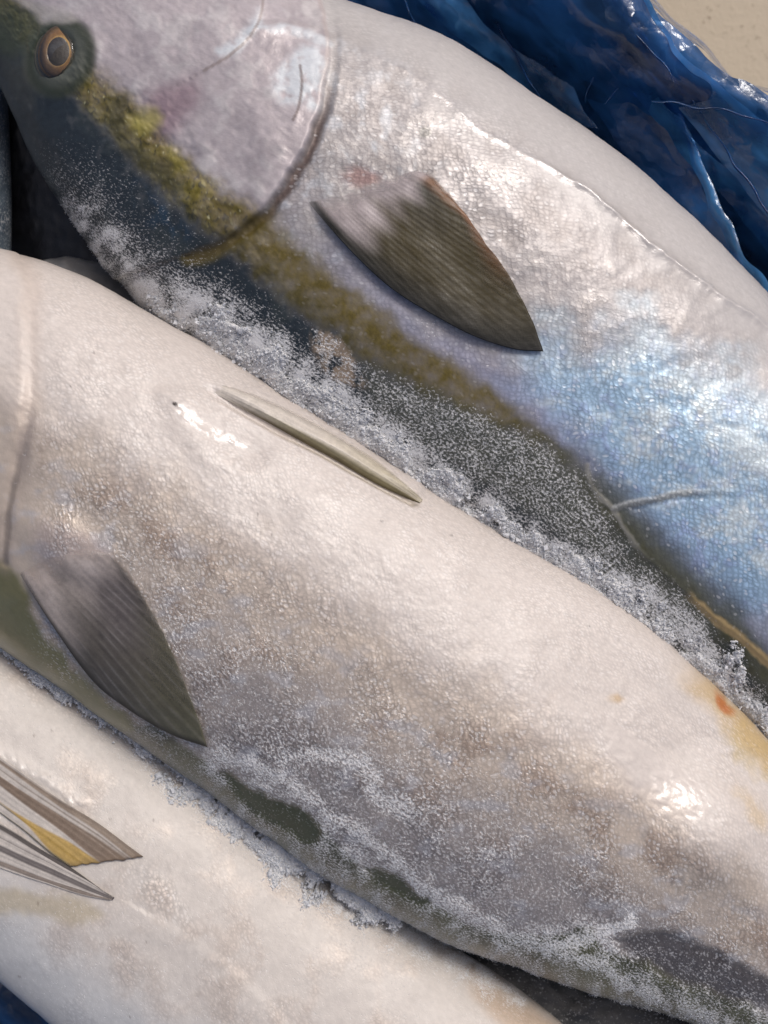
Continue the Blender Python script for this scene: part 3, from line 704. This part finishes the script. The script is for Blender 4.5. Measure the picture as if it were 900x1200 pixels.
disc_dome('iris', 68, 60, 23, 31, 14, ez + 0.0030, 0.0005, mat_eye, eye, inner=0.50,
          colour=lambda r, t: mix(mix(np.broadcast_to(S(150, 108, 54), r.shape + (3,)), S(226, 182, 110), ss(0.66, 0.56, r) * (0.6 + 0.4 * np.cos(t + 0.6))), S(78, 58, 32), ss(0.78, 1.0, r - 0.10 * np.cos(t))))
disc_dome('pupil', 67, 58, 12.5, 16, 14, ez + 0.0031, 0.0005, mat_eye, eye,
          colour=lambda r, t: mix(np.broadcast_to(S(78, 77, 76), r.shape + (3,)), S(54, 46, 40), ss(0.35, 0.9, r + 0.12 * np.cos(3 * t))))
gc = G('cornea'); gc.t.nodes.remove(gc.b)
tr_ = gc.n('BsdfTransparent'); gs_ = gc.n('BsdfGlossy', {'Roughness': 0.06}); fr_ = gc.n('Fresnel', {'IOR': 1.4})
gc.put(gc.out.inputs['Surface'], gc.n('MixShader', {0: fr_.outputs[0], 1: tr_.outputs[0], 2: gs_.outputs[0]}).outputs[0])
disc_dome('cornea', 70, 62, 27, 33, 14, ez + 0.0006, 0.0056, gc.m, eye, colour=lambda r, t: np.ones(r.shape + (3,)))
for ch in eye.children: ch.location = (0, 0, 0)

# ------------------------------------------------------------------ fish two: pale belly upward, grey flank (middle)
fish_b = empty('fish', (0, 0, -0.06), 'pale fish with grey brown flank lying across the middle, slit fin in its belly', 'fish', GROUP)
B_ = Body([(-372, 352, -366, 338), (-300, 500, -250, 288), (-150, 645, -90, 284), (0, 755, 70, 312), (100, 826, 242, 404), (250, 934, 432, 521), (350, 1008, 562, 607), (480, 1084, 702, 688),
           (600, 1130, 832, 795), (715, 1167, 940, 915), (850, 1212, 1042, 1042), (1000, 1275, 1130, 1155), (1150, 1345, 1210, 1270)],
          [-0.004] * 13, [0.004] * 13, 0.53, ex=2.1)
X0, Y0 = B_.px, B_.py
wx = 9 * fbm(X0 / 34, Y0 / 34, 101, 4); wy = 9 * fbm(X0 / 34, Y0 / 34, 151, 4)
X, Y = X0 + wx, Y0 + wy; v = B_.v
f1 = fbm(X0 / 60, Y0 / 60, 105, 4); f2 = fbm(X0 / 18, Y0 / 18, 106, 3); f3 = fbm(X0 / 150, Y0 / 150, 107, 3)
pig = np.broadcast_to(S(222, 210, 202), X.shape + (3,)).copy()
tanm = ss(0.42, 0.10, v + 0.22 * f1)
pig = mix(pig, S(204, 187, 172), tanm * 0.9)
pig = mix(pig, S(176, 151, 132), tanm * ss(-0.05, 0.45, f1 + 0.5 * f3) * 0.65)
grey = ss(0.0, -0.45, v + 0.25 * f1 + 0.10 * f3) * ss(60, 330, X0)
pig = mix(pig, S(164, 155, 152), grey)
pig = mix(pig, S(134, 123, 120), grey * ss(-0.1, 0.4, f1) * 0.6)
pig = mix(pig, S(196, 194, 200), ss(0.08, 0.35, fbm(X0 / 48, Y0 / 30, 115, 5)) * ss(0.35, -0.1, v) * 0.5)
# olive back
bl = [(-300, 560), (-100, 690), (0, 748), (60, 786), (130, 830), (200, 862), (262, 905), (310, 935), (370, 962), (420, 1010), (500, 1052), (560, 1085), (640, 1098), (690, 1085), (712, 1112), (800, 1140), (905, 1190), (1100, 1290)]
db, sgb, alb = line(X, Y, bl); sb = db * sgb             # + below the line (back)
ol = ss(-4, 6, sb)
pig = mix(pig, S(88, 88, 58), ol * 0.95)
pig = mix(pig, S(62, 62, 40), ol * ss(-0.2, 0.3, f1) * 0.8)
# left: open green strip beside the fin
gs = poly(X, Y, [(-20, 660), (12, 660), (40, 720), (80, 775), (128, 822), (160, 850), (120, 850), (60, 800), (-20, 745)], 7)
pig = mix(pig, S(124, 120, 78), gs * 0.9)
dk_ = poly(X, Y, [(258, 900), (300, 925), (345, 945), (368, 965), (372, 988), (335, 975), (290, 945)], 5) + poly(X, Y, [(430, 1015), (470, 1030), (505, 1052), (490, 1058), (450, 1040)], 5)
pig = mix(pig, S(72, 74, 48), np.clip(dk_, 0, 1) * 0.95)
pl2 = poly(X, Y, [(722, 1102), (770, 1092), (830, 1112), (905, 1150), (960, 1190), (900, 1185), (830, 1165), (760, 1135)], 7)
pig = mix(pig, S(92, 86, 86), pl2 * 0.9)
# throat fold and gill edge at the left border
th = [(22, 300), (36, 330), (34, 400), (36, 450), (30, 500), (18, 560), (8, 610), (6, 660)]
dt, sgt, alt = line(X0 + wx * 0.4, Y0 + wy * 0.4, th); st_ = dt * sgt
pig = mix(pig, S(206, 184, 168), ss(22, 2, dt + 5 * f2) * 0.35)
pig = mix(pig, S(140, 128, 120), ss(6, 1, dt) * ss(0.55, 0.75, alt) * 0.8)
pig = mix(pig, S(150, 138, 134), ss(1, 0.2, ell(X, Y, 30, 520, 18, 60, 5)) * 0.5)
# yellow staining near the vent
pig = mix(pig, S(214, 188, 132), ss(1, 0.1, ell(X, Y, 886, 872, 62, 30, 50) + 0.5 * f2) * 0.65)
pig = mix(pig, S(206, 168, 112), ss(1, 0.2, ell(X, Y, 728, 818, 14, 9, 0)) * 0.6)
pig = mix(pig, S(196, 128, 72), ss(1, 0.2, ell(X, Y, 852, 826, 26, 8, 52) + 0.3 * f2) * 0.9)
pig = mix(pig, S(214, 180, 120), ss(1, 0.1, ell(X, Y, 885, 950, 44, 20, 50) + 0.5 * f2) * 0.4)
deb, _, aeb = line(X + 6 * f2, Y + 6 * f2, [(790, 770), (830, 805), (870, 845), (905, 885), (960, 950)])
pig = mix(pig, S(200, 166, 108), ss(22, 4, deb) * ss(0.0, 0.25, aeb) * 0.7)
pig = mix(pig, S(190, 112, 58), ss(1, 0.2, ell(X, Y, 850, 824, 24, 8, 52) + 0.3 * f2) * 0.9)
# pectoral base
pig = mix(pig, S(190, 172, 168), ss(1, 0.5, ell(X, Y, 85, 650, 70, 40, 30)) * 0.6)
groove = [(228, 446), (270, 470), (320, 497), (380, 528), (430, 556), (470, 577), (496, 590)]
dgv, sgv, agv = line(X0, Y0, groove); sgr = dgv * sgv   # + = lower-left side
pig = mix(pig, S(176, 162, 140), ss(10, 2, np.abs(sgr)) * ss(0.2, 0.6, agv) * ss(1.0, 0.97, agv) * 0.5)  # groove shading put into the skin colour
for _ in range(26):
    a, b = rng.uniform(60, 760), rng.uniform(340, 900)
    pig = mix(pig, S(96, 84, 76), ss(1, 0.4, ell(X0, Y0, a, b, 2.2, 1.6)) * 0.6)
pig = mix(pig, S(60, 50, 44), ss(1, 0.5, ell(X0, Y0, 205, 475, 5, 2.6, 20)))
silver = 0.30 * tanm * (1 - ol) * (0.6 + 0.6 * ss(-0.2, 0.3, f1))
bf = fbm(X0 / 24, Y0 / 24, 161, 5)
frost = 0.25 * ss(0.30, -0.3, v) * ss(0, 200, X0) + 0.12 * ss(-0.3, 0.4, f1) * tanm
frost = np.maximum(frost, ss(40, 4, np.abs(sb)) * 0.52 * ss(160, 260, X0))
frost = np.maximum(frost, ol * ss(180, 300, X0) * 0.46)
frost = frost * (1 - 0.75 * np.clip(dk_ + pl2 * 0.75 + gs, 0, 1)) * np.clip(0.75 + 0.9 * bf, 0.1, 1.5)
ridge = [(250, 880), (330, 915), (400, 965), (450, 1000), (520, 1050), (590, 1090), (650, 1115), (700, 1135), (760, 1165), (830, 1195)]
dr, _, _ = line(X, Y, ridge); frost = np.maximum(frost, ss(22, 2, dr + 16 * f2) * 0.54)
yb = [(640, 1112), (690, 1100), (738, 1080)]
dy_, _, _ = line(X, Y, yb); frost = np.maximum(frost, ss(18, 3, dy_ + 8 * f2) * 0.62)
sw = [(330, 890), (380, 885), (430, 895), (440, 930), (480, 950)]
dw, _, _ = line(X, Y, sw); frost = np.maximum(frost, ss(24, 4, dw + 10 * f2) * 0.5)
wet = 0.42 + 0.45 * f1 + 0.25 * tanm
film_ = fbm(X0 / 10, Y0 / 10, 181, 3)
g1 = poly(X, Y, [(200, 472), (222, 478), (258, 500), (292, 518), (285, 526), (245, 512), (212, 494)], 3)
g2 = poly(X, Y, [(712, 840), (738, 856), (775, 884), (810, 910), (838, 945), (805, 962), (768, 950), (728, 915), (716, 880)], 4)
wet = np.maximum(wet, np.clip(g1 + g2, 0, 1))
wet = np.maximum(wet, ss(1, 0.3, ell(X0, Y0, 520, 640, 70, 20, 35)) * 0.7)
scales = (0.42 + 0.5 * tanm) * (1 - ol) * ss(20, 80, X0) * (0.5 + 0.5 * ss(-0.3, 0.2, f1))
scales = scales * (1 - 0.9 * np.clip(g1 + g2, 0, 1))
dz = 0.0007 * f1 + 0.0022 * f3 + 0.00015 * f2
dz += 0.0022 * ss(-8, 14, st_) * ss(70, 20, X0) * ss(0.95, 0.8, alt) * 0.6 - 0.0007 * ss(10, 0, dt) * (0.4 + ss(0.3, 0.9, alt))
dz -= 0.008 * ss(0.12, 0.62, v) * ss(1.0, 0.72, v) * ss(520, 760, X0)
dz += 0.0105 * ss(1, 0, ell(X0, Y0, 868, 968, 125, 115)) * ss(1.0, 0.5, v) + 0.0015 * ss(1, 0, ell(X0, Y0, 235, 520, 60, 26, 35))
dz += -0.0042 * ss(9, 0, np.abs(sgr - 1)) * ss(0.0, 0.25, agv) * ss(1.0, 0.96, agv) + 0.0022 * ss(0, 6, -sgr) * ss(34, 8, -sgr) * ss(0, 0.2, agv) * ss(1, 0.95, agv)
dz += 0.0035 * ss(1, 0.2, ell(X0, Y0, 80, 640, 80, 46, 30))
dz += 0.0004 * ss(14, 0, dr) + 0.0012 * frost * bf
dz -= 0.0016 * pl2 + 0.0012 * np.clip(dk_, 0, 1)
dz += poly(X0, Y0, [(190, 462), (235, 468), (310, 520), (285, 540), (215, 510)], 16) * K * (-0.085 * (Y0 - 500) - 0.05 * (X0 - 248))
gw = np.clip(poly(X0, Y0, [(690, 830), (740, 825), (850, 930), (860, 980), (800, 985), (720, 920)], 14) + poly(X0, Y0, [(190, 465), (230, 465), (310, 520), (290, 540), (230, 520)], 8), 0, 1)
dz += 0.00034 * film_ * gw
rip = noise((X0 * 0.83 + Y0 * 0.56) / 14, (-X0 * 0.56 + Y0 * 0.83) / 4.5, 171)
dz += 0.00012 * rip * ss(0.0, 0.35, v)
B_.displace(dz); B_.raster()
mat_b = skin_material('skin_pale', 4.4, 1.2, 35, 211.0, 0.00010, 0.65, 0.5)
B_.build('body', mat_b, fish_b, pig, silver, frost, wet, scales)
frost_b = frost

def col_pec_b(A, B, ray, X, Y):
    c = mix(np.broadcast_to(S(92, 86, 80), A.shape + (3,)), S(110, 102, 100), ss(0.2, 0.6, A))
    c = mix(c, S(112, 108, 86), ss(0.55, 1.0, B) * 0.8)
    c = mix(c, S(84, 78, 76), ss(0.7, 0.9, A) * 0.7)
    c = mix(c, S(150, 140, 136), ss(0.9, 1.0, A) * 0.7)
    c = c * (0.94 + 0.12 * ray + 0.22 * noise((X - Y * 0.95) / 5, (X + Y) / 90, 78))[..., None]
    c = mix(c, S(150, 144, 142), ray ** 8 * ss(0.2, 0.5, B) * 0.4 * (0.5 + noise(X / 30, Y / 30, 7)))
    c = mix(c, S(206, 192, 186), ss(0.46, 0.10, B + 0.10 * noise(A * 5, B * 3, 19)))
    return mix(c, S(40, 36, 30), ss(0.05, 0.0, A) * 0.8)
fin('pectoral_fin', B_, [(10, 648), (40, 634), (80, 628), (118, 640)], [(243, 876), (232, 842), (214, 795), (196, 752), (176, 712)],
    [(10, 648), (30, 684), (66, 740), (110, 800), (150, 832), (200, 860), (243, 876)], [(118, 640), (140, 655), (160, 680), (176, 712)],
    mat_fin, fish_b, col_pec_b, lambda A, B: -0.0046 * ss(0.16, 0.0, B) - 0.0012 * ss(0.8, 1, A) + 0.0010 + 0.0030 * ss(0.6, 0.0, A) * ss(0.0, 0.2, B) * ss(1.1, 0.7, B) + 0.0015 * B, na=150, nb=110, relief=0.00007, thick=0.0003, fan=(-189, 413, 0.0195), soft=lambda A, B: ss(0.02, 0.30, B + 0.06 * noise(A * 9, B * 9, 3)) * (1 - 0.45 * ss(0.5, 1, B) * ss(0.05, 0.4, A)) * ss(1.0, 0.85, A))
def col_pel_b(A, B, ray, X, Y):
    c = mix(np.broadcast_to(S(220, 209, 198), A.shape + (3,)), S(206, 194, 172), ss(0.4, 0.9, B))
    c = mix(c, S(150, 138, 100), ss(0.48, 0.22, A) * ss(0.10, 0.5, B) * 0.9)
    c = mix(c, S(84, 72, 48), ss(0.16, 0.05, A) * ss(0.05, 0.35, B) * 0.9)
    return c * (0.95 + 0.06 * ray + 0.06 * noise(A * 9, B * 6, 3))[..., None]
fin('pelvic_fin', B_, [(228, 446), (230, 443), (233, 440)], [(490, 590), (493, 588), (496, 585)],
    [(228, 446), (275, 474), (330, 504), (390, 538), (440, 566), (490, 590)], [(233, 440), (300, 462), (362, 490), (424, 526), (470, 561), (496, 585)],
    mat_fin, fish_b, col_pel_b, lambda A, B: 0.0006 + 0.0010 * ss(0.0, 0.3, A) * ss(0.1, 0.4, B) - 0.0008 * ss(0.8, 1.0, A) - 0.0012 * ss(0.2, 0.0, B) - 0.001 * ss(0.93, 1, B), na=44, nb=130, rays=6, relief=0.00012, thick=0.0003,
    soft=lambda A, B: ss(1.0, 0.7, A) * ss(0.0, 0.12, B))

# ------------------------------------------------------------------ fish three: white belly, paired fins (lower left)
fish_c = empty('fish', (-0.1, -0.2, -0.06), 'white fish belly up in the lower left corner with a pair of striped fins', 'fish', GROUP)
C_ = Body([(-380, 620, -372, 612), (-330, 800, -250, 560), (-220, 950, -120, 640), (-80, 1075, 10, 742), (30, 1172, 130, 826), (150, 1275, 250, 912), (270, 1365, 360, 1002), (420, 1450, 492, 1085),
           (560, 1530, 605, 1155), (700, 1600, 705, 1240), (820, 1650, 810, 1370), (920, 1690, 920, 1540)],
          [-0.02] * 12, [-0.022] * 12, 0.50, ex=2.15, step=2.1, arc=2.1)
X0, Y0 = C_.px, C_.py
wx = 9 * fbm(X0 / 34, Y0 / 34, 201, 4); wy = 9 * fbm(X0 / 34, Y0 / 34, 251, 4)
X, Y = X0 + wx, Y0 + wy; v = C_.v
f1 = fbm(X0 / 60, Y0 / 60, 205, 4); f2 = fbm(X0 / 18, Y0 / 18, 206, 3); f3 = fbm(X0 / 150, Y0 / 150, 207, 3)
pig = np.broadcast_to(S(222, 212, 204), X.shape + (3,)).copy()
pig = mix(pig, S(212, 196, 184), ss(-0.1, 0.4, f1) * 0.6)
pig = mix(pig, S(206, 206, 208), ss(0.0, -0.6, v + 0.2 * f1) * 0.8)
pig = mix(pig, S(196, 180, 152), poly(X, Y, [(-20, 1035), (60, 1048), (110, 1060), (120, 1075), (80, 1080), (30, 1070), (-20, 1075)], 8) * 0.7)
pig = mix(pig, S(204, 176, 150), poly(X, Y, [(540, 1130), (600, 1160), (660, 1215), (600, 1215), (560, 1170)], 12) * 0.7)
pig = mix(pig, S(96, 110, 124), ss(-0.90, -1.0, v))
for _ in range(18):
    a, b = rng.uniform(10, 560), rng.uniform(850, 1200)
    pig = mix(pig, S(110, 92, 80), ss(1, 0.4, ell(X0, Y0, a, b, 2.2, 1.6)) * 0.6)
silver = 0.12 * ss(0.0, 0.4, f1)
bf = fbm(X0 / 24, Y0 / 24, 261, 5)
edge_c = [(-10, 752), (60, 800), (130, 838), (200, 884), (262, 932), (350, 1006), (420, 1050), (470, 1076), (600, 1145)]
dec, _, _ = line(X, Y, edge_c)
frost = 0.10 + 0.72 * ss(52, 8, dec + 14 * fbm(X0 / 14, Y0 / 14, 262, 3)) * ss(60, 200, X0)
frost = frost * np.clip(0.75 + 0.9 * bf, 0.1, 1.5)
wet = 0.25 + 0.4 * f1
wet = np.maximum(wet, poly(X, Y, [(-10, 880), (20, 892), (55, 915), (88, 938), (80, 946), (40, 925), (-10, 900)], 4))
wet = np.maximum(wet, ss(1, 0.3, ell(X0, Y0, 185, 1045, 50, 20, 45)) * 0.8)
scales = 0.35 * ss(-0.3, 0.3, f1) + 0.5 * ss(1, 0.3, ell(X0, Y0, 185, 1045, 60, 26, 45))
dz = 0.0006 * f1 + 0.0020 * f3 + 0.00012 * f2
fold = [(180, 1075), (240, 1110), (300, 1160), (340, 1210)]
dg3, _, _ = line(X, Y, [(-20, 876), (20, 896), (55, 918), (90, 942)]); dz += 0.0017 * np.exp(-(dg3 / 10) ** 2) * (0.7 + 0.8 * f2)
df_, sgf, _ = line(X0, Y0, fold); dz += 0.0008 * ss(-8, 8, df_ * sgf) * ss(60, 10, df_)
C_.displace(dz); C_.raster()
mat_c = skin_material('skin_white', 4.6, 1.15, 40, 407.0, 0.00007, 0.8, 0.2)
C_.build('body', mat_c, fish_c, pig, silver, frost, wet, scales)
frost_c = frost
def stripes(bands, tip):
    def f(A, B, ray, X, Y):
        c = np.broadcast_to(S(206, 196, 188), A.shape + (3,)).copy()
        for a, wd, col, *st in bands:
            ww = wd * (ss(st[0], 1.0, B) * 1.1 if st else 0.25 + 0.95 * B)
            c = mix(c, col, ss(ww + 0.025, ww - 0.025, np.abs(A - a)) * 0.92)
        c = c * (0.92 + 0.12 * ray)[..., None]
        return mix(c, tip, ss(0.93, 1.0, B) * 0.4)
    return f
fin('pelvic_fin', C_, [(-70, 905), (-70, 882), (-66, 862), (-60, 845)], [(82, 1016), (122, 1010), (148, 1007), (168, 1004)],
    [(-70, 905), (-30, 930), (20, 968), (55, 996), (82, 1016)], [(-60, 845), (0, 888), (60, 930), (120, 968), (168, 1004)],
    mat_fin, fish_c, stripes([(0.17, 0.02, S(110, 100, 84)), (0.20, 0.20, S(190, 156, 84), 0.40), (0.0, 0.03, S(120, 110, 90)), (0.60, 0.15, S(124, 104, 88)), (0.93, 0.07, S(140, 122, 106)), (0.80, 0.02, S(130, 118, 110))], S(120, 100, 80)),
    lambda A, B: 0.0008 + 0.0010 * B, rays=9, relief=0.00008, thick=0.00025, na=120, soft=lambda A, B: 0.62 + 0.38 * ss(0.05, 0.02, np.abs(A - 0.5) - 0.45))
fin('pelvic_fin', C_, [(-70, 1000), (-72, 980), (-70, 960), (-66, 945)], [(128, 1055), (132, 1054), (134, 1052), (130, 1050)],
    [(-70, 1000), (-10, 1014), (50, 1035), (95, 1048), (128, 1055)], [(-66, 945), (-10, 960), (40, 990), (85, 1018), (130, 1050)],
    mat_fin, fish_c, stripes([(0.12, 0.09, S(140, 126, 116)), (0.46, 0.12, S(112, 104, 102)), (0.92, 0.10, S(84, 76, 72)), (0.70, 0.03, S(140, 132, 128))], S(80, 70, 64)),
    lambda A, B: 0.0006 + 0.0008 * B, rays=9, relief=0.00008, thick=0.00025, na=120, soft=lambda A, B: 0.62 + 0.38 * ss(0.05, 0.02, np.abs(A - 0.5) - 0.45))

# ------------------------------------------------------------------ fish half hidden in the gaps below, the last one added to darken a gap
def low_fish(st, z, hr, label, top, side, seed, fr):
    e = empty('fish', (0, 0, -0.1), label, 'fish', GROUP)
    b = Body(st, [z] * len(st), [z] * len(st), hr, step=3.5, arc=3.5)
    X0, Y0 = b.px, b.py
    f1 = fbm(X0 / 40, Y0 / 40, seed, 5); f2 = fbm(X0 / 14, Y0 / 14, seed + 6, 3)
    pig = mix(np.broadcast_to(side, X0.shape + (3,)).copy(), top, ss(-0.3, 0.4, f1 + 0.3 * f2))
    b.displace(0.0015 * f1 + 0.0006 * f2)
    b.raster()
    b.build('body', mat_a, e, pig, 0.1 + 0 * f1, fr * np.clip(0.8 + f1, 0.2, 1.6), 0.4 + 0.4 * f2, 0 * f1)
    return b
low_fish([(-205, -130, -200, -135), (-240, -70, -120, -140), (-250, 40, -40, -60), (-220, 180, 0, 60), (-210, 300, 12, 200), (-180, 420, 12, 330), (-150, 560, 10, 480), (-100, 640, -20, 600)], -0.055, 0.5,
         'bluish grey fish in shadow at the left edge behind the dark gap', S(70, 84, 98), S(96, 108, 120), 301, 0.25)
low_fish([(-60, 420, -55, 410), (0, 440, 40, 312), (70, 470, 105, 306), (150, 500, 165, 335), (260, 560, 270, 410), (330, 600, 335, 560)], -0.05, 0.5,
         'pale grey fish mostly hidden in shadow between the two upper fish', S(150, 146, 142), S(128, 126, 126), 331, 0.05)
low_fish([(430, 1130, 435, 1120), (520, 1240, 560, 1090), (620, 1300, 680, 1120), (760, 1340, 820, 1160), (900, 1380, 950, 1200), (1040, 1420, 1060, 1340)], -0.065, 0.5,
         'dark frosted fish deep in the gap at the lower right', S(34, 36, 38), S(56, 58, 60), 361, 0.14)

low_fish([(-40, 40, -35, 30), (-20, 200, 60, 20), (20, 330, 150, 160), (70, 460, 240, 290), (160, 600, 300, 420), (260, 640, 300, 580)], -0.088, 0.35,  # extra body put here only to make the gap darker
         'near-black fish body added to darken the gap between the two upper fish', S(26, 26, 30), S(34, 36, 42), 391, 0.0)

# ------------------------------------------------------------------ ice: crumbs along the contacts and grains on the frozen backs
mi = G('ice_grain')
mi.b.inputs['Base Color'].default_value = (0.90, 0.90, 0.90, 1)
mi.b.inputs['Roughness'].default_value = 0.35
mi.b.inputs['Subsurface Weight'].default_value = 0.0
tl = mi.n('BsdfTranslucent', {'Color': (0.85, 0.87, 0.9, 1)})
mx = mi.n('MixShader', {0: 0.5, 1: mi.b.outputs[0], 2: tl.outputs[0]})
mi.put(mi.out.inputs['Surface'], mx.outputs[0])
OCT = np.array([(1, 0, 0), (-1, 0, 0), (0, 1, 0), (0, -1, 0), (0, 0, 1), (0, 0, -1)], float)
OF = np.array([(0, 2, 4), (2, 1, 4), (1, 3, 4), (3, 0, 4), (2, 0, 5), (1, 2, 5), (3, 1, 5), (0, 3, 5)])
def grains(name, pos, size, kind_label=None, aniso=None):
    n = len(pos)
    q = rng.normal(size=(n, 4)); q /= np.linalg.norm(q, axis=1, keepdims=True)
    a, b, c, d = q.T
    M = np.stack([np.stack([1 - 2 * (c * c + d * d), 2 * (b * c - a * d), 2 * (b * d + a * c)], -1), np.stack([2 * (b * c + a * d), 1 - 2 * (b * b + d * d), 2 * (c * d - a * b)], -1),
                  np.stack([2 * (b * d - a * c), 2 * (c * d + a * b), 1 - 2 * (b * b + c * c)], -1)], 1)
    s3 = size[:, None] * rng.uniform(0.5, 1.35, (n, 3))
    if aniso is not None: s3[:, 0] *= aniso
    loc = OCT[None] * s3[:, None] * (1 + 0.25 * rng.normal(size=(n, 6, 1)))
    V = np.einsum('nij,nkj->nki', M, loc) + pos[:, None]
    F = (OF[None] + 6 * np.arange(n)[:, None, None]).reshape(-1, 3)
    o = mesh_obj(name, V.reshape(-1, 3), F, mi.m, None, None, smooth=False)
    tag(o, kind='stuff')
    return o
def on_body(b, frost, lo, n, lift=0.0003):
    "random points of the upper skin where frost is thick"
    fr = frost[:, :b.mu].ravel(); px, py = b.px[:, :b.mu].ravel(), b.py[:, :b.mu].ravel()
    ok = (px > -30) & (px < 930) & (py > -30) & (py < 1230)
    wgt = np.where(ok, np.clip(fr - lo, 0, 1) ** 1.5, 0); wgt /= wgt.sum()
    i = rng.choice(len(fr), n, p=wgt)
    V = b.V[:, :b.mu].reshape(-1, 3)[i]; N = b.N[:, :b.mu].reshape(-1, 3)[i]
    return V + N * lift + rng.normal(size=(n, 3)) * 0.0003
pts, sz = [], []
p = on_body(A_, frost_a, 0.18, 15000); pts.append(p); sz.append(rng.uniform(0.00010, 0.00030, len(p)))
p = on_body(B_, frost_b, 0.22, 5000); pts.append(p); sz.append(rng.uniform(0.00010, 0.00030, len(p)))
p = on_body(C_, frost_c, 0.28, 4000); pts.append(p); sz.append(rng.uniform(0.00015, 0.0004, len(p)))
o = grains('frost_grains', np.concatenate(pts), np.concatenate(sz)); tag(o, 'fine white frost grains frozen on the fish backs', 'frost')
# snow-like heaps of crushed ice along the seams: a lumpy crust with loose crumbs on it
ms = G('crushed_ice')
ob = ms.n('TexCoord').outputs['Object']
nA = ms.noise(ob, 900, 4, 0.7).outputs['Fac']; nB = ms.noise(ob, 300, 3, 0.6).outputs['Fac']
ms.put(ms.b.inputs['Base Color'], ms.mixc(nB, (0.84, 0.835, 0.83, 1), (0.93, 0.925, 0.915, 1)))
ms.b.inputs['Roughness'].default_value = 0.5
b_ = ms.n('Bump', {'Height': nA, 'Distance': 0.0016, 'Strength': 1.0})
ms.put(ms.b.inputs['Normal'], b_.outputs[0])
def crust(name, path, side, widths, zf, seed, height, cov=0.0, stretch=(1, 1), back=10):
    n = 760; m = 70
    c = curve(path, n); t = np.gradient(c, axis=0); nn = np.stack([t[:, 1], -t[:, 0]], -1); nn /= np.linalg.norm(nn, axis=1, keepdims=True)
    wd = np.interp(np.linspace(0, 1, n), np.linspace(0, 1, len(widths)), widths)[:, None]
    q = np.linspace(0, 1, m)[None]
    off = -back + q * (wd * 1.5 + back)
    X = c[:, :1] + nn[:, :1] * off * side; Y = c[:, 1:] + nn[:, 1:] * off * side
    s_ = np.linspace(0, n * 1.0, n)[:, None] + 0 * off
    big = fbm(X / 34, Y / 34, seed, 2); midn = fbm(s_ / 13 * stretch[0], off / 13 * stretch[1], seed + 5, 4); sm = fbm(X / 3.0, Y / 3.0, seed + 9, 3)
    lev = 0.50 - 1.0 * (off / np.maximum(wd, 4)) + 1.3 * big + 0.7 * midn + cov + 0.35 * sm
    h = height * np.clip(lev, 0, 1.2) ** 0.75 + 0.0007 * sm * ss(-0.05, 0.1, lev) - 0.004 * ss(0.05, -0.15, lev)
    z = zf(X, Y) + h
    V = P(X, Y, z)
    f = grid_faces(n, m)
    keep = (lev.ravel()[f] > -0.06).any(1)
    f = f[keep] if side * 1.0 > 0 else f[keep][:, ::-1]
    o = mesh_obj(name, V, f, ms.m)
    cand = np.argwhere((lev > -0.10) & (lev < 0.9))
    return o, V, cand
zAB = lambda x, y: np.maximum(A_.z_at(x, y), -0.012)
edge_c = [(-10, 752), (60, 800), (130, 838), (200, 884), (262, 932), (350, 1006), (420, 1050), (470, 1076)]
zBC = lambda x, y: np.maximum(C_.z_at(x, y), 0.003)
for nm, ed, sd__, wds, zf, seed, hh, cov, st_, lab in (
        ('ice_crust', edge_b[3:], 1, [20, 46, 44, 34, 38, 24, 18, 22, 32, 38, 34, 12], zAB, 71, 0.0032, 0.0, (1, 1), 'white crushed ice heaped in the seam between the upper and middle fish'),
        ('ice_crust', edge_c, -1, [6, 12, 22, 34, 40, 44, 40, 14], zBC, 83, 0.0022, 0.08, (1.6, 0.55), 'feathery white ice packed in the seam between the middle and lower fish')):
    o, V, cand = crust(nm, ed, sd__, wds, zf, seed, hh, cov, st_)
    tag(o, lab, 'crushed ice', kind='stuff')
    pick = cand[rng.choice(len(cand), 16000)]
    p = V[pick[:, 0], pick[:, 1]] + rng.normal(size=(16000, 3)) * np.array([0.0009, 0.0009, 0.0004]) + np.array([0, 0, 0.0003])
    pk = cand[rng.choice(len(cand), 900)]
    p = np.concatenate([p, V[pk[:, 0], pk[:, 1]] + rng.normal(size=(900, 3)) * np.array([0.002, 0.002, 0.0004]) + np.array([0, 0, 0.0006])])
    big_ = 0.0006 + 0.0011 * rng.uniform(0, 1, 900) ** 2.0
    o = grains('ice_crumbs', p, np.r_[0.00014 + 0.0007 * rng.uniform(0, 1, 16000) ** 3.2, big_]); tag(o, 'loose ice crumbs scattered on the ' + lab.split(' ', 1)[1], 'ice crumbs')
